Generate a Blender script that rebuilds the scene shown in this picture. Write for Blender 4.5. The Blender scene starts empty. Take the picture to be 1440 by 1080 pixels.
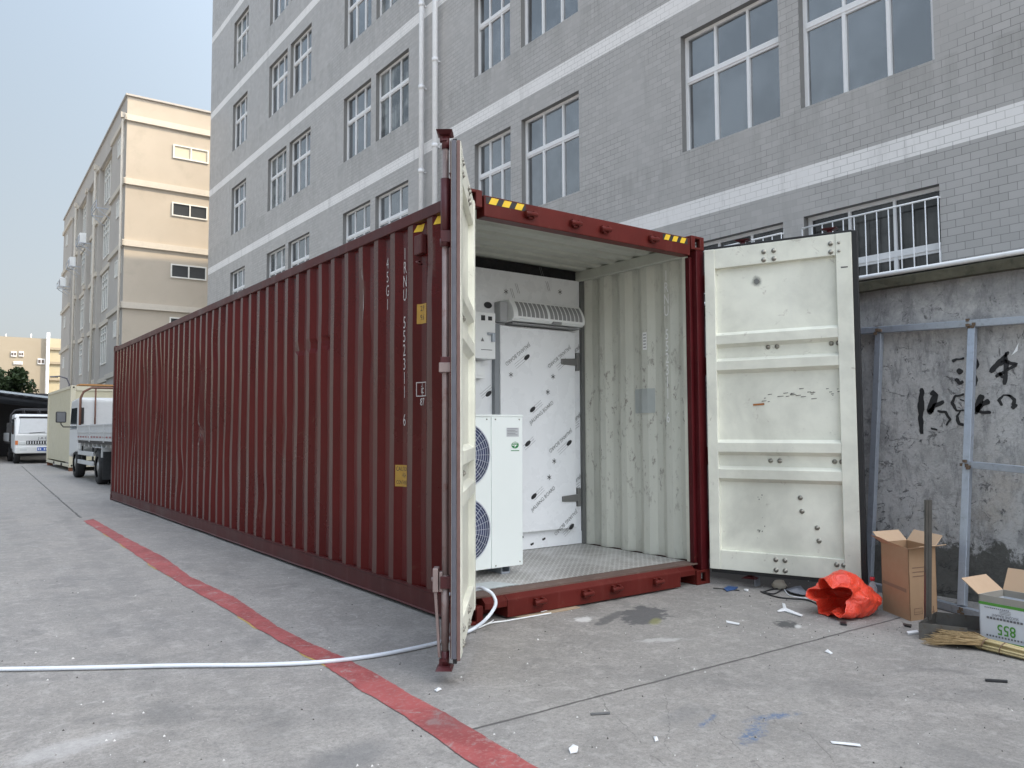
import bpy, bmesh, math, random
from mathutils import Vector, Matrix, Euler, noise
S = bpy.context.scene
COL = S.collection
R = math.radians
random.seed(7)

# ------------------------------------------------------------------ camera
CP = Vector((-2.8248, -4.36725, 1.26989)); YAW, PIT, ROL, FPX = -.63663203, .05842488, -.00424034, 1113.44
cy_, sy_ = math.cos(YAW), math.sin(YAW)
Fv = Vector((-sy_*math.cos(PIT), cy_*math.cos(PIT), math.sin(PIT)))
R0 = Vector((cy_, sy_, 0)); U0 = R0.cross(Fv)
Rv = R0*math.cos(ROL) + U0*math.sin(ROL); Uv = -R0*math.sin(ROL) + U0*math.cos(ROL)
cam = bpy.data.cameras.new('camera'); co = bpy.data.objects.new('camera', cam); COL.objects.link(co)
co.matrix_world = Matrix(((Rv.x, Uv.x, -Fv.x, CP.x), (Rv.y, Uv.y, -Fv.y, CP.y), (Rv.z, Uv.z, -Fv.z, CP.z), (0, 0, 0, 1)))
cam.sensor_width = 36; cam.lens = 36*FPX/1440; cam.clip_start = .05; cam.clip_end = 3000
S.camera = co
def ray(px, py): return Rv*((px-720)/FPX) + Uv*((540-py)/FPX) + Fv
def G(px, py, z=0.): d = ray(px, py); return CP + d*((z-CP.z)/d.z)
def FX(px, py, x): d = ray(px, py); return CP + d*((x-CP.x)/d.x)
def FY(px, py, y): d = ray(px, py); return CP + d*((y-CP.y)/d.y)
def FD(px, py, dep): return CP + ray(px, py)*dep

# ------------------------------------------------------------------ light
SUN_EL, SUN_AZ = R(47.5), R(130)      # azimuth clockwise from +Y
HAZE_GAIN, HAZE_BASE = 7.0, .88
w = bpy.data.worlds.new('World'); S.world = w; w.use_nodes = True
nt = w.node_tree; nt.nodes.clear()
sky = nt.nodes.new('ShaderNodeTexSky'); sky.sky_type = 'NISHITA'; sky.sun_disc = False
sky.sun_elevation = SUN_EL; sky.sun_rotation = SUN_AZ; sky.air_density = 1.0; sky.dust_density = 3.5; sky.ozone_density = 1.0
bg = nt.nodes.new('ShaderNodeBackground'); bg.inputs[1].default_value = .14
wo = nt.nodes.new('ShaderNodeOutputWorld')
hs = nt.nodes.new('ShaderNodeHueSaturation'); hs.inputs['Saturation'].default_value = .95   # hazy air
# thin veil of haze: evens the sky out between the bright horizon and the darker zenith, L' = 2L / (1 + L/L0)
v1 = nt.nodes.new('ShaderNodeVectorMath'); v1.operation = 'MULTIPLY_ADD'; v1.inputs[1].default_value = (.62,)*3; v1.inputs[2].default_value = (1,)*3
v2 = nt.nodes.new('ShaderNodeVectorMath'); v2.operation = 'DIVIDE'; v3 = nt.nodes.new('ShaderNodeVectorMath'); v3.operation = 'SCALE'; v3.inputs['Scale'].default_value = 2.0
nt.links.new(sky.outputs[0], v1.inputs[0]); nt.links.new(sky.outputs[0], v2.inputs[0]); nt.links.new(v1.outputs[0], v2.inputs[1]); nt.links.new(v2.outputs[0], v3.inputs[0])
# broad forward scatter of the haze: the sky is several times brighter on the sun's side than away from it
SDIR = (math.sin(SUN_AZ)*math.cos(SUN_EL), math.cos(SUN_AZ)*math.cos(SUN_EL), math.sin(SUN_EL))
tcw = nt.nodes.new('ShaderNodeTexCoord'); dt = nt.nodes.new('ShaderNodeVectorMath'); dt.operation = 'DOT_PRODUCT'; dt.inputs[1].default_value = SDIR
h1 = nt.nodes.new('ShaderNodeMapRange'); h1.inputs[1].default_value = -1; h1.inputs[2].default_value = 1
pw_ = nt.nodes.new('ShaderNodeMath'); pw_.operation = 'POWER'; pw_.inputs[1].default_value = 4
ma_ = nt.nodes.new('ShaderNodeMath'); ma_.operation = 'MULTIPLY_ADD'; ma_.inputs[1].default_value = HAZE_GAIN; ma_.inputs[2].default_value = HAZE_BASE
v4 = nt.nodes.new('ShaderNodeVectorMath'); v4.operation = 'SCALE'
nt.links.new(tcw.outputs['Generated'], dt.inputs[0]); nt.links.new(dt.outputs['Value'], h1.inputs[0]); nt.links.new(h1.outputs[0], pw_.inputs[0]); nt.links.new(pw_.outputs[0], ma_.inputs[0])
nt.links.new(v3.outputs[0], v4.inputs[0]); nt.links.new(ma_.outputs[0], v4.inputs['Scale']); nt.links.new(v4.outputs[0], hs.inputs['Color']); nt.links.new(hs.outputs[0], bg.inputs[0]); nt.links.new(bg.outputs[0], wo.inputs[0])
sl = bpy.data.lights.new('sun', 'SUN'); sl.energy = 2.5; sl.angle = R(.6); sl.color = (1, .80, .56)
so = bpy.data.objects.new('sun', sl); COL.objects.link(so)
sd = Vector((math.sin(SUN_AZ)*math.cos(SUN_EL), math.cos(SUN_AZ)*math.cos(SUN_EL), math.sin(SUN_EL)))
so.rotation_euler = sd.to_track_quat('Z', 'Y').to_euler(); so.location = (0, 0, 60)
S.view_settings.view_transform = 'Standard'; S.view_settings.look = 'None'
S.view_settings.exposure = 1.15; S.view_settings.gamma = 1

# ------------------------------------------------------------------ node helpers
class N:
    """small wrapper to write procedural materials"""
    def __init__(s, name):
        s.m = bpy.data.materials.new(name); s.m.use_nodes = True
        s.t = s.m.node_tree; s.b = s.t.nodes['Principled BSDF']
        s.tc = s.t.nodes.new('ShaderNodeTexCoord')
        g = s.t.nodes.new('ShaderNodeNewGeometry'); s.P = g.outputs['Position']; s.O = s.tc.outputs['Object']
    def node(s, ty, **k):
        n = s.t.nodes.new(ty)
        for a, v in k.items(): setattr(n, a, v)
        return n
    def put(s, sock, v):
        if hasattr(v, 'is_linked'): s.t.links.new(v, sock)
        elif isinstance(v, (tuple, list)) and len(v) == 3 and sock.type == 'RGBA': sock.default_value = (*v, 1)
        else: sock.default_value = v
    def mp(s, v, sc=(1, 1, 1), loc=(0, 0, 0), rot=(0, 0, 0)):
        n = s.node('ShaderNodeMapping'); s.put(n.inputs[0], v); n.inputs[1].default_value = loc; n.inputs[2].default_value = rot; n.inputs[3].default_value = sc
        return n.outputs[0]
    def noise(s, v, scale, det=4, rough=.55, dist=0., sc=None):
        if sc: v = s.mp(v, sc)
        n = s.node('ShaderNodeTexNoise'); s.put(n.inputs['Vector'], v); n.inputs['Scale'].default_value = scale
        n.inputs['Detail'].default_value = det; n.inputs['Roughness'].default_value = rough; n.inputs['Distortion'].default_value = dist
        return n.outputs[0]
    def vor(s, v, scale, feat='F1', rnd=1.):
        n = s.node('ShaderNodeTexVoronoi', feature=feat); s.put(n.inputs['Vector'], v); n.inputs['Scale'].default_value = scale; n.inputs['Randomness'].default_value = rnd
        return n.outputs['Distance']
    def m2(s, op, a, b=0., clamp=False):
        n = s.node('ShaderNodeMath', operation=op, use_clamp=clamp); s.put(n.inputs[0], a); s.put(n.inputs[1], b); return n.outputs[0]
    def ramp(s, v, lo, hi, a=0., b=1.):
        n = s.node('ShaderNodeMapRange', interpolation_type='SMOOTHSTEP'); s.put(n.inputs[0], v)
        for i, q in enumerate((lo, hi, a, b)): s.put(n.inputs[i+1], q)
        return n.outputs[0]
    def mix(s, f, a, b):
        n = s.node('ShaderNodeMix', data_type='RGBA'); s.put(n.inputs[0], f); s.put(n.inputs[6], a); s.put(n.inputs[7], b); return n.outputs[2]
    def xyz(s, v):
        n = s.node('ShaderNodeSeparateXYZ'); s.put(n.inputs[0], v); return n.outputs
    def comb(s, x, y, z):
        n = s.node('ShaderNodeCombineXYZ'); s.put(n.inputs[0], x); s.put(n.inputs[1], y); s.put(n.inputs[2], z); return n.outputs[0]
    def bump(s, h, st=.3, dist=.01, nrm=None):
        n = s.node('ShaderNodeBump'); n.inputs['Strength'].default_value = st; n.inputs['Distance'].default_value = dist; s.put(n.inputs['Height'], h)
        if nrm: s.put(n.inputs['Normal'], nrm)
        s.put(s.b.inputs['Normal'], n.outputs[0]); return n.outputs[0]
    def fin(s, col=None, rough=None, metal=None, **k):
        if col is not None: s.put(s.b.inputs['Base Color'], col)
        if rough is not None: s.put(s.b.inputs['Roughness'], rough)
        if metal is not None: s.put(s.b.inputs['Metallic'], metal)
        for a, v in k.items(): s.put(s.b.inputs[a.replace('_', ' ')], v)
        return s.m
    # masks in the XY plane of the world
    def line(s, p0, p1, wid, wob=.01, seg=True):
        q = s.xyz(s.P); d = Vector((p1[0]-p0[0], p1[1]-p0[1])); L = d.length; d /= L
        dx = s.m2('SUBTRACT', q[0], p0[0]); dy = s.m2('SUBTRACT', q[1], p0[1])
        n_ = s.m2('ADD', s.m2('MULTIPLY', dx, -d.y), s.m2('MULTIPLY', dy, d.x))
        nz = s.m2('MULTIPLY', s.m2('SUBTRACT', s.noise(s.P, 5, 5), .5), wob*2)
        a = s.m2('ABSOLUTE', s.m2('ADD', n_, nz))
        m = s.ramp(a, wid*.5, wid, 1., 0.)
        if seg:
            t = s.m2('ADD', s.m2('MULTIPLY', dx, d.x), s.m2('MULTIPLY', dy, d.y))
            m = s.m2('MULTIPLY', m, s.m2('MULTIPLY', s.ramp(t, -.03, .03), s.ramp(t, L-.03, L+.03, 1., 0.)))
        return m
    def blob(s, c, rx, ry, ang=0., soft=.5, wob=.6, nsc=6):
        v = s.mp(s.P, (1/rx, 1/ry, 1), (0, 0, 0), (0, 0, 0))
        q = s.xyz(s.P); dx = s.m2('SUBTRACT', q[0], c[0]); dy = s.m2('SUBTRACT', q[1], c[1]); ca, sa = math.cos(ang), math.sin(ang)
        u = s.m2('MULTIPLY', s.m2('ADD', s.m2('MULTIPLY', dx, ca), s.m2('MULTIPLY', dy, sa)), 1/rx)
        v = s.m2('MULTIPLY', s.m2('ADD', s.m2('MULTIPLY', dx, -sa), s.m2('MULTIPLY', dy, ca)), 1/ry)
        r = s.m2('SQRT', s.m2('ADD', s.m2('MULTIPLY', u, u), s.m2('MULTIPLY', v, v)))
        r = s.m2('ADD', r, s.m2('MULTIPLY', s.m2('SUBTRACT', s.noise(s.P, nsc, 6, .7), .5), wob*2))
        return s.ramp(r, 1-soft, 1., 1., 0.)

_mc = {}
def mat(name, col, rough=.5, metal=0., var=.12, nsc=6., bump=0., bsc=60., spec=None, dirt=0., dcol=(.08, .07, .06), **k):
    if name in _mc: return _mc[name]
    n = N(name)
    a = n.noise(n.P, nsc, 5, .6)
    c = n.mix(a, tuple(x*(1-var) for x in col), tuple(min(1, x*(1+var)) for x in col))
    if dirt: c = n.mix(n.m2('MULTIPLY', n.ramp(n.noise(n.P, nsc*1.7, 8, .7, .4), .5, .72), dirt), c, dcol)
    r = n.ramp(n.noise(n.P, nsc*3, 4), .2, .8, max(.02, rough*.8), min(1, rough*1.2))
    if bump: n.bump(n.noise(n.P, bsc, 4), bump, .01)
    n.fin(c, r, metal, **k)
    if spec is not None: n.b.inputs['Specular IOR Level'].default_value = spec
    _mc[name] = n.m
    return n.m

# ------------------------------------------------------------------ mesh helpers
def wmat(o):
    m = Matrix.Identity(4)
    while o: m = (Matrix.Translation(o.location) @ o.rotation_euler.to_matrix().to_4x4()) @ m; o = o.parent
    return m
def setp(o, label=None, cat=None, group=None, kind=None):
    for k, v in (('label', label), ('category', cat), ('group', group), ('kind', kind)):
        if v: o[k] = v
    return o
def thing(name, label, cat, loc=(0, 0, 0), rz=0., group=None):
    o = bpy.data.objects.new(name, None); COL.objects.link(o); o.location = loc; o.rotation_euler = (0, 0, rz); o.empty_display_size = .2
    return setp(o, label, cat, group)
class MB:
    def __init__(s, T=None): s.v = []; s.f = []; s.mi = []; s.T = T; s.cur = 0; s.sm = []; s.smooth = False
    def add(s, vs, fs, smooth=None):
        b = len(s.v)
        for p in vs:
            p = Vector(p); s.v.append(s.T @ p if s.T else p)
        for f in fs: s.f.append([b+i for i in f]); s.mi.append(s.cur); s.sm.append(s.smooth if smooth is None else smooth)
        return s
    def box(s, a, b):
        x0, x1 = sorted((a[0], b[0])); y0, y1 = sorted((a[1], b[1])); z0, z1 = sorted((a[2], b[2]))
        return s.add([(x0,y0,z0),(x1,y0,z0),(x1,y1,z0),(x0,y1,z0),(x0,y0,z1),(x1,y0,z1),(x1,y1,z1),(x0,y1,z1)],
                     [(0,3,2,1),(4,5,6,7),(0,1,5,4),(1,2,6,5),(2,3,7,6),(3,0,4,7)])
    def boxc(s, c, d): return s.box([c[i]-d[i]/2 for i in range(3)], [c[i]+d[i]/2 for i in range(3)])
    def hexa(s, p): return s.add(p, [(0,3,2,1),(4,5,6,7),(0,1,5,4),(1,2,6,5),(2,3,7,6),(3,0,4,7)])
    def bar(s, a, b, w, h=None, up=(0, 0, 1)):
        a, b = Vector(a), Vector(b); h = h or w; d = (b-a).normalized(); up = Vector(up)
        if abs(d.dot(up)) > .98: up = Vector((0, 1, 0))
        x = d.cross(up).normalized()*w/2; z = x.cross(d).normalized()*h/2
        return s.hexa([a-x-z, a+x-z, b+x-z, b-x-z, a-x+z, a+x+z, b+x+z, b-x+z])
    def tube(s, pts, r, n=8, cap=True, closed=False):
        pts = [Vector(p) for p in pts]; m = len(pts); rs = r if isinstance(r, (list, tuple)) else [r]*m
        vs = []; fs = []; prev = None
        for i, p in enumerate(pts):
            d = (pts[(i+1) % m]-pts[i-1]) if closed else (pts[min(i+1, m-1)]-pts[max(i-1, 0)])
            d.normalize()
            if prev is None: prev = d.orthogonal().normalized()
            x = (prev-d*prev.dot(d)).normalized(); prev = x; y = d.cross(x)
            for k in range(n): a = 2*math.pi*k/n; vs.append(p+(x*math.cos(a)+y*math.sin(a))*rs[i])
        for i in range(m if closed else m-1):
            j = (i+1) % m
            for k in range(n): fs.append((i*n+k, i*n+(k+1) % n, j*n+(k+1) % n, j*n+k))
        if cap and not closed: fs.append(tuple(range(n))[::-1]); fs.append(tuple((m-1)*n+k for k in range(n)))
        return s.add(vs, fs, True)
    def cyl(s, a, b, r, n=16, r2=None): return s.tube([a, b], [r, r if r2 is None else r2], n)
    def prism(s, poly, ax, a, b):
        """poly: 2D points; extruded along axis ax from a to b (axes order keeps x<y<z)"""
        o = [i for i in range(3) if i != ax]; n = len(poly); vs = []
        for t in (a, b):
            for q in poly:
                p = [0, 0, 0]; p[ax] = t; p[o[0]] = q[0]; p[o[1]] = q[1]; vs.append(p)
        fs = [tuple(range(n))[::-1], tuple(range(n, 2*n))]+[(i, (i+1) % n, n+(i+1) % n, n+i) for i in range(n)]
        return s.add(vs, fs)
    def quad(s, a, b, c, d): return s.add([a, b, c, d], [(0, 1, 2, 3)])
    def build(s, name, mats, parent=None, origin=None, bevel=0., label=None, sub=0, fixn=True, **k):
        me = bpy.data.meshes.new(name)
        if parent is not None: inv = wmat(parent).inverted(); vs = [inv @ p for p in s.v]
        elif origin is not None: o_ = Vector(origin); vs = [p-o_ for p in s.v]
        else: vs = s.v
        me.from_pydata([tuple(p) for p in vs], [], s.f)
        mats = mats if isinstance(mats, (list, tuple)) else [mats]
        for m in mats: me.materials.append(m)
        me.polygons.foreach_set('material_index', s.mi); me.polygons.foreach_set('use_smooth', s.sm)
        if fixn:
            bm = bmesh.new(); bm.from_mesh(me); bmesh.ops.recalc_face_normals(bm, faces=bm.faces); bm.to_mesh(me); bm.free()
        me.update()
        o = bpy.data.objects.new(name, me); COL.objects.link(o)
        if parent is not None: o.parent = parent
        elif origin is not None: o.location = origin
        if bevel:
            m = o.modifiers.new('bevel', 'BEVEL'); m.width = bevel; m.segments = 2; m.limit_method = 'ANGLE'; m.angle_limit = R(40)
            m.harden_normals = False
        if sub: m = o.modifiers.new('sub', 'SUBSURF'); m.levels = sub; m.render_levels = sub
        if label: o['label'] = label
        return setp(o, **k)
def text_pts(txt, size=1., font_squeeze=1., bold=0.):
    c = bpy.data.curves.new('t', 'FONT'); c.body = txt; c.size = size; c.align_x = 'CENTER'; c.align_y = 'CENTER'; c.offset = bold*size; c.resolution_u = 3; c.fill_mode = 'FRONT'
    o = bpy.data.objects.new('t', c); COL.objects.link(o)
    dg = bpy.context.evaluated_depsgraph_get(); me = bpy.data.meshes.new_from_object(o.evaluated_get(dg))
    vs = [(v.co.x*font_squeeze, v.co.y) for v in me.vertices]; fs = [tuple(p.vertices) for p in me.polygons]
    bpy.data.objects.remove(o); bpy.data.curves.remove(c); bpy.data.meshes.remove(me)
    return vs, fs
def add_text(mb, txt, size, f, squeeze=1., bold=0., rot=0.):
    vs, fs = text_pts(txt, size, squeeze, bold); c, s_ = math.cos(rot), math.sin(rot)
    if vs: mb.add([f(x*c-y*s_, x*s_+y*c) for x, y in vs], fs)

# ------------------------------------------------------------------ materials
def m_ground():
    n = N('concrete_ground')
    big = n.noise(n.P, .35, 4, .6); mid = n.noise(n.P, 2.2, 8, .65, .5); fine = n.noise(n.P, 45, 6, .75); stre = n.noise(n.P, 3, 6, .7, 0, (1.6, .35, 1))
    c = n.mix(n.ramp(mid, .3, .7), (.235, .219, .20), (.33, .308, .28))
    c = n.mix(n.m2('MULTIPLY', n.ramp(big, .35, .65), .4), c, (.245, .235, .225))
    c = n.mix(n.ramp(stre, .52, .7, 0., .45), c, (.38, .36, .335))
    c = n.mix(n.ramp(fine, .42, .66, 0., .55), c, (.13, .123, .116))
    c = n.mix(n.ramp(n.noise(n.P, 120, 3, .8), .55, .68, 0., .6), c, (.5, .48, .455)); c = n.mix(n.ramp(n.noise(n.mp(n.P, loc=(7, 2, 0)), 90, 4, .8), .55, .68, 0., .6), c, (.11, .105, .1)); c = n.mix(n.ramp(n.noise(n.P, 11, 9, .78, .4), .50, .62, 0., .45), c, (.40, .38, .355)); c = n.mix(n.ramp(n.noise(n.mp(n.P, loc=(2, 9, 0)), 6, 9, .78, .6), .52, .64, 0., .4), c, (.17, .162, .152))
    c = n.mix(n.ramp(n.noise(n.P, 1.1, 8, .75, 1.2), .55, .66, 0., .5), c, (.16, .154, .147))
    # older darker panel nearer the wall side of the joint, scuffs
    sp = n.vor(n.P, 9); c = n.mix(n.ramp(sp, .02, .035, .75, 0.), c, (.12, .11, .1))
    sp2 = n.vor(n.mp(n.P, loc=(3, 5, 0)), 5.2); c = n.mix(n.ramp(sp2, .014, .022, .8, 0.), c, (.75, .74, .72))
    J = []
    a, b = G(640, 1032), G(1330, 852); J.append(n.line(a, b+(b-a)*.1, .011, .012, True))
    a2, b2 = G(113, 728), G(30, 655); J.append(n.line(a2, b2, .02, .03, True))
    a3, b3 = G(0, 655), G(70, 700); 
    J3 = []
    for p, q, wd in (((830,970),(935,1080),.005), ((1010,975),(1125,1030),.006), ((935,975),(945,1060),.004), ((1120,1020),(1180,1080),.005), ((1000,1010),(1070,1085),.004), ((1330,850),(1440,800),.006)):
        J3.append(n.line(G(*p), G(*q), wd*.8, .07))
    m = J[0]
    for j in J[1:]: m = n.m2('MAXIMUM', m, j)
    m3 = J3[0]
    for j in J3[1:]: m3 = n.m2('MAXIMUM', m3, j)
    m3 = n.m2('MULTIPLY', m3, n.ramp(n.noise(n.P, 9, 4, .7), .42, .52))
    c = n.mix(n.m2('MULTIPLY', m, .8), c, (.055, .05, .048))
    c = n.mix(n.m2('MULTIPLY', m3, .5), c, (.08, .075, .07))
    c = n.mix(n.m2('MULTIPLY', n.blob((2.98, -.15), .42, 1.1, .0, .35, .3, 5), .85), c, (.03, .028, .026))  # painted shade: dark ground under and behind the right door
    # stains with shapes of their own
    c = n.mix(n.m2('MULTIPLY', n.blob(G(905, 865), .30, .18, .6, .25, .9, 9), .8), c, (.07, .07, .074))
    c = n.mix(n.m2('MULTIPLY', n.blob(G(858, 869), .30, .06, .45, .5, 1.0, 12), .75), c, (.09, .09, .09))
    c = n.mix(n.m2('MULTIPLY', n.blob(G(922, 874), .13, .05, .6, .6, .4, 9), .5), c, (.28, .28, .09))
    c = n.mix(n.m2('MULTIPLY', n.blob(G(821, 871), .12, .07, .3, .6, .9, 14), .8), c, (.6, .59, .57))
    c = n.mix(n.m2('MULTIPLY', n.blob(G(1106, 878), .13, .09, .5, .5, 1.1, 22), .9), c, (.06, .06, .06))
    c = n.mix(n.m2('MULTIPLY', n.blob(G(1122, 881), .07, .03, .5, .6, .5, 12), .7), c, (.6, .6, .58))
    c = n.mix(n.m2('MULTIPLY', n.blob(G(930, 900), .22, .06, -.5, .7, 1.2, 14), .6), c, (.5, .49, .47))
    c = n.mix(n.m2('MULTIPLY', n.blob(G(490, 1065), .28, .17, .4, .7, .5, 5), .55), c, (.14, .14, .14))
    c = n.mix(n.m2('MULTIPLY', n.blob(G(100, 1050), .3, .12, .2, .7, .5, 5), .35), c, (.5, .49, .48))
    c = n.mix(n.m2('MULTIPLY', n.blob(G(960, 1005), .25, .1, .2, .8, .6, 6), .4), c, (.16, .16, .16))
    for (q0, q1) in (((40, 1000), (560, 1010)), ((700, 930), (1440, 985)), ((0, 720), (300, 1080)), ((60, 690), (420, 1080))):
        c = n.mix(n.m2('MULTIPLY', n.m2('MULTIPLY', n.line(G(*q0), G(*q1), .16, .05), n.ramp(n.noise(n.P, 2.5, 8, .75, 0, (1, 1, 1)), .42, .60)), .28), c, (.12, .118, .115))
    blue = (.07, .13, .24)
    for (px, py, rx, ry, an) in ((1085,1008,.15,.035,-.3), (1060,1030,.16,.045,.4), (1002,1008,.05,.016,.5), (990,1018,.07,.02,.4), (1095,1005,.05,.02,-.7)):
        c = n.mix(n.m2('MULTIPLY', n.m2('MULTIPLY', n.blob(G(px, py), rx*1.25, ry*1.25, an, .8, 1.2, 24), n.ramp(n.noise(n.P, 45, 5, .8, 1.), .42, .56)), .8), c, blue)
    h = n.m2('ADD', n.m2('MULTIPLY', fine, .5), n.m2('MULTIPLY', m, -2.))
    n.bump(h, .5, .008)
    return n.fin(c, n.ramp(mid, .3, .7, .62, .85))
def m_tile():
    n = N('facade_tiles'); q = n.xyz(n.P)
    v = n.comb(q[1], n.m2('SUBTRACT', q[2], .05), 0.)
    b = n.node('ShaderNodeTexBrick'); n.put(b.inputs['Vector'], v); b.offset = .5
    b.inputs['Scale'].default_value = 1; b.inputs['Brick Width'].default_value = .2133; b.inputs['Row Height'].default_value = .1045; b.inputs['Mortar Size'].default_value = .0042; b.inputs['Mortar Smooth'].default_value = .15; b.inputs['Bias'].default_value = -.2
    b.inputs['Color1'].default_value = (.41, .40, .388, 1); b.inputs['Color2'].default_value = (.47, .458, .445, 1); b.inputs['Mortar'].default_value = (.13, .128, .124, 1)
    z = n.m2('SUBTRACT', q[2], 5.015); f = n.m2('SUBTRACT', z, n.m2('MULTIPLY', n.m2('FLOOR', n.m2('DIVIDE', z, 3.867)), 3.867))
    band = n.m2('MULTIPLY', n.m2('LESS_THAN', f, .3135), n.m2('GREATER_THAN', z, 0.))
    tile = n.mix(band, b.outputs['Color'], n.mix(b.outputs['Fac'], (.82, .805, .79), (.34, .33, .32)))
    # mortar fades in and out with dirt
    fade = n.ramp(n.noise(n.P, .6, 5, .6), .36, .6, .1, .75)
    plain = n.mix(band, (.44, .43, .418), (.84, .82, .79))
    c = n.mix(n.m2('MAXIMUM', n.m2('SUBTRACT', 1., b.outputs['Fac']), fade), plain, tile)
    st = n.noise(n.P, 1.6, 6, .7, .3, (1, 1.4, .22)); c = n.mix(n.ramp(st, .52, .75, 0., .35), c, (.27, .265, .25))
    c = n.mix(n.ramp(n.noise(n.P, .8, 6, .6, .2), .5, .75, 0., .2), c, (.48, .47, .47))
    # water streaks below the sills (dirt that runs down from each sill)
    zz = n.m2('SUBTRACT', q[2], 2.4); ff = n.m2('SUBTRACT', zz, n.m2('MULTIPLY', n.m2('FLOOR', n.m2('DIVIDE', zz, 3.86)), 3.86))
    below = n.ramp(ff, 2.75, 3.84); strk = n.ramp(n.noise(n.P, 3, 5, .7, 0, (1, 1, .12)), .42, .62)
    c = n.mix(n.m2('MULTIPLY', n.m2('MULTIPLY', below, strk), .28), c, (.20, .197, .18))
    n.bump(b.outputs['Fac'], .35, -.003)
    return n.fin(c, n.ramp(n.noise(n.P, 4, 4), .3, .7, .28, .5))
def m_paint(name, base, rust=.3, streak=.4, rough=.38, light=None, sc=1., sheen_rub=False):
    n = N(name)
    a = n.noise(n.P, .9*sc, 6, .6, .3); b_ = n.noise(n.P, 3.5*sc, 8, .7, 0, (1, 1, .12)); f = n.noise(n.P, 30*sc, 6, .7)
    c = n.mix(n.ramp(a, .3, .7), tuple(x*.82 for x in base), tuple(x*1.18 for x in base))
    c = n.mix(n.ramp(b_, .5, .75, 0., streak), c, light or tuple(min(1, x*1.6+.03) for x in base))
    c = n.mix(n.ramp(f, .62, .8, 0., .3), c, tuple(x*.5 for x in base))
    r = n.noise(n.P, 5*sc, 9, .75, .6); c = n.mix(n.ramp(r, .60, .67, 0., rust), c, (.12, .055, .035))
    if sheen_rub:      # sky sheen and wear painted pale on the outermost flats of the corrugation
        x = n.xyz(n.P)[0]; gg = n.node('ShaderNodeNewGeometry'); nx = n.m2('ABSOLUTE', n.xyz(gg.outputs['True Normal'])[0]); k = n.m2('MULTIPLY', n.m2('MULTIPLY', n.ramp(x, .024, .036, 1., 0.), n.ramp(nx, .93, .965)), n.ramp(n.noise(n.P, 2.2, 7, .7, 0, (1, 1, .25)), .3, .6, .45, 1.)); c = n.mix(k, c, (.112, .060, .050))
    n.bump(n.noise(n.P, 14, 5, .6), .12, .006)
    n.b.inputs['Specular IOR Level'].default_value = .5 if base[1] > .3 else .22
    return n.fin(c, n.ramp(a, .3, .7, rough*.85, rough*1.25))
def m_wall():
    n = N('old_concrete_wall'); q = n.xyz(n.P)
    a = n.noise(n.P, 1.1, 8, .65, .6); b = n.noise(n.P, 8, 10, .78, .4); st = n.noise(n.P, 5.5, 9, .75, .3, (1, 1.4, .5)); f = n.noise(n.P, 38, 6, .75)
    c = n.mix(n.ramp(a, .36, .60), (.29, .284, .28), (.52, .508, .488))
    c = n.mix(n.ramp(b, .46, .56, 0., .62), c, (.54, .53, .52))
    c = n.mix(n.ramp(st, .48, .62, 0., .55), c, (.16, .16, .162))
    c = n.mix(n.ramp(n.noise(n.mp(n.P, loc=(0, 4, 2)), 1.1, 5, .6), .56, .68, 0., .4), c, (.42, .35, .27))
    c = n.mix(n.ramp(n.noise(n.mp(n.P, loc=(3, 1, 2)), 8, 10, .8, .8), .56, .62, 0., .8), c, (.05, .05, .052))
    c = n.mix(n.ramp(f, .50, .66, 0., .4), c, (.19, .187, .182)); c = n.mix(n.ramp(n.noise(n.mp(n.P, loc=(5, 5, 5)), 24, 8, .8), .52, .64, 0., .3), c, (.62, .61, .59))
    top = n.ramp(n.m2('ADD', q[2], n.m2('MULTIPLY', n.m2('SUBTRACT', b, .5), 1.6)), 1.85, 2.45); c = n.mix(n.m2('MULTIPLY', top, .6), c, (.15, .15, .152))  # upper wall darkened: shade under the coping painted in along with staining
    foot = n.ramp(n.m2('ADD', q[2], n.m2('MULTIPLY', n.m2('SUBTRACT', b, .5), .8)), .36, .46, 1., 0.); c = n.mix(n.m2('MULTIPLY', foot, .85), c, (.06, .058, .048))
    wv = n.m2('ABSOLUTE', n.m2('SUBTRACT', n.noise(n.mp(n.P, (1, .7, 1.6)), 1.5, 9, .62, .3), .5)); crm = n.m2('MULTIPLY', n.ramp(wv, .0, .006, 1., 0.), n.ramp(n.noise(n.P, 1.2, 3), .48, .56)); c = n.mix(n.m2('MULTIPLY', crm, .8), c, (.045, .045, .045))
    n.bump(n.m2('SUBTRACT', n.m2('ADD', b, n.m2('MULTIPLY', f, .4)), crm), .7, .02)
    return n.fin(c, .88)
M = {}
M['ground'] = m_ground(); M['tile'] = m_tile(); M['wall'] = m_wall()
M['red'] = m_paint('maroon_paint', (.082, .0058, .0052), .3, .2, .28, (.105, .017, .014), 1., True)
M['redrail'] = m_paint('maroon_rail_paint', (.075, .018, .017), .6, .55, .42, (.16, .075, .07), 2.)
M['redbright'] = m_paint('maroon_frame_paint', (.098, .013, .010), .6, .3, .42, (.19, .06, .05), 2.)
M['redpost'] = m_paint('maroon_post_paint', (.066, .006, .008), .3, .2, .4, (.09, .02, .02), 2.)
M['cream'] = m_paint('cream_paint', (.70, .70, .61), .3, .3, .45, (.68, .68, .62), 1.6)
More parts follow.
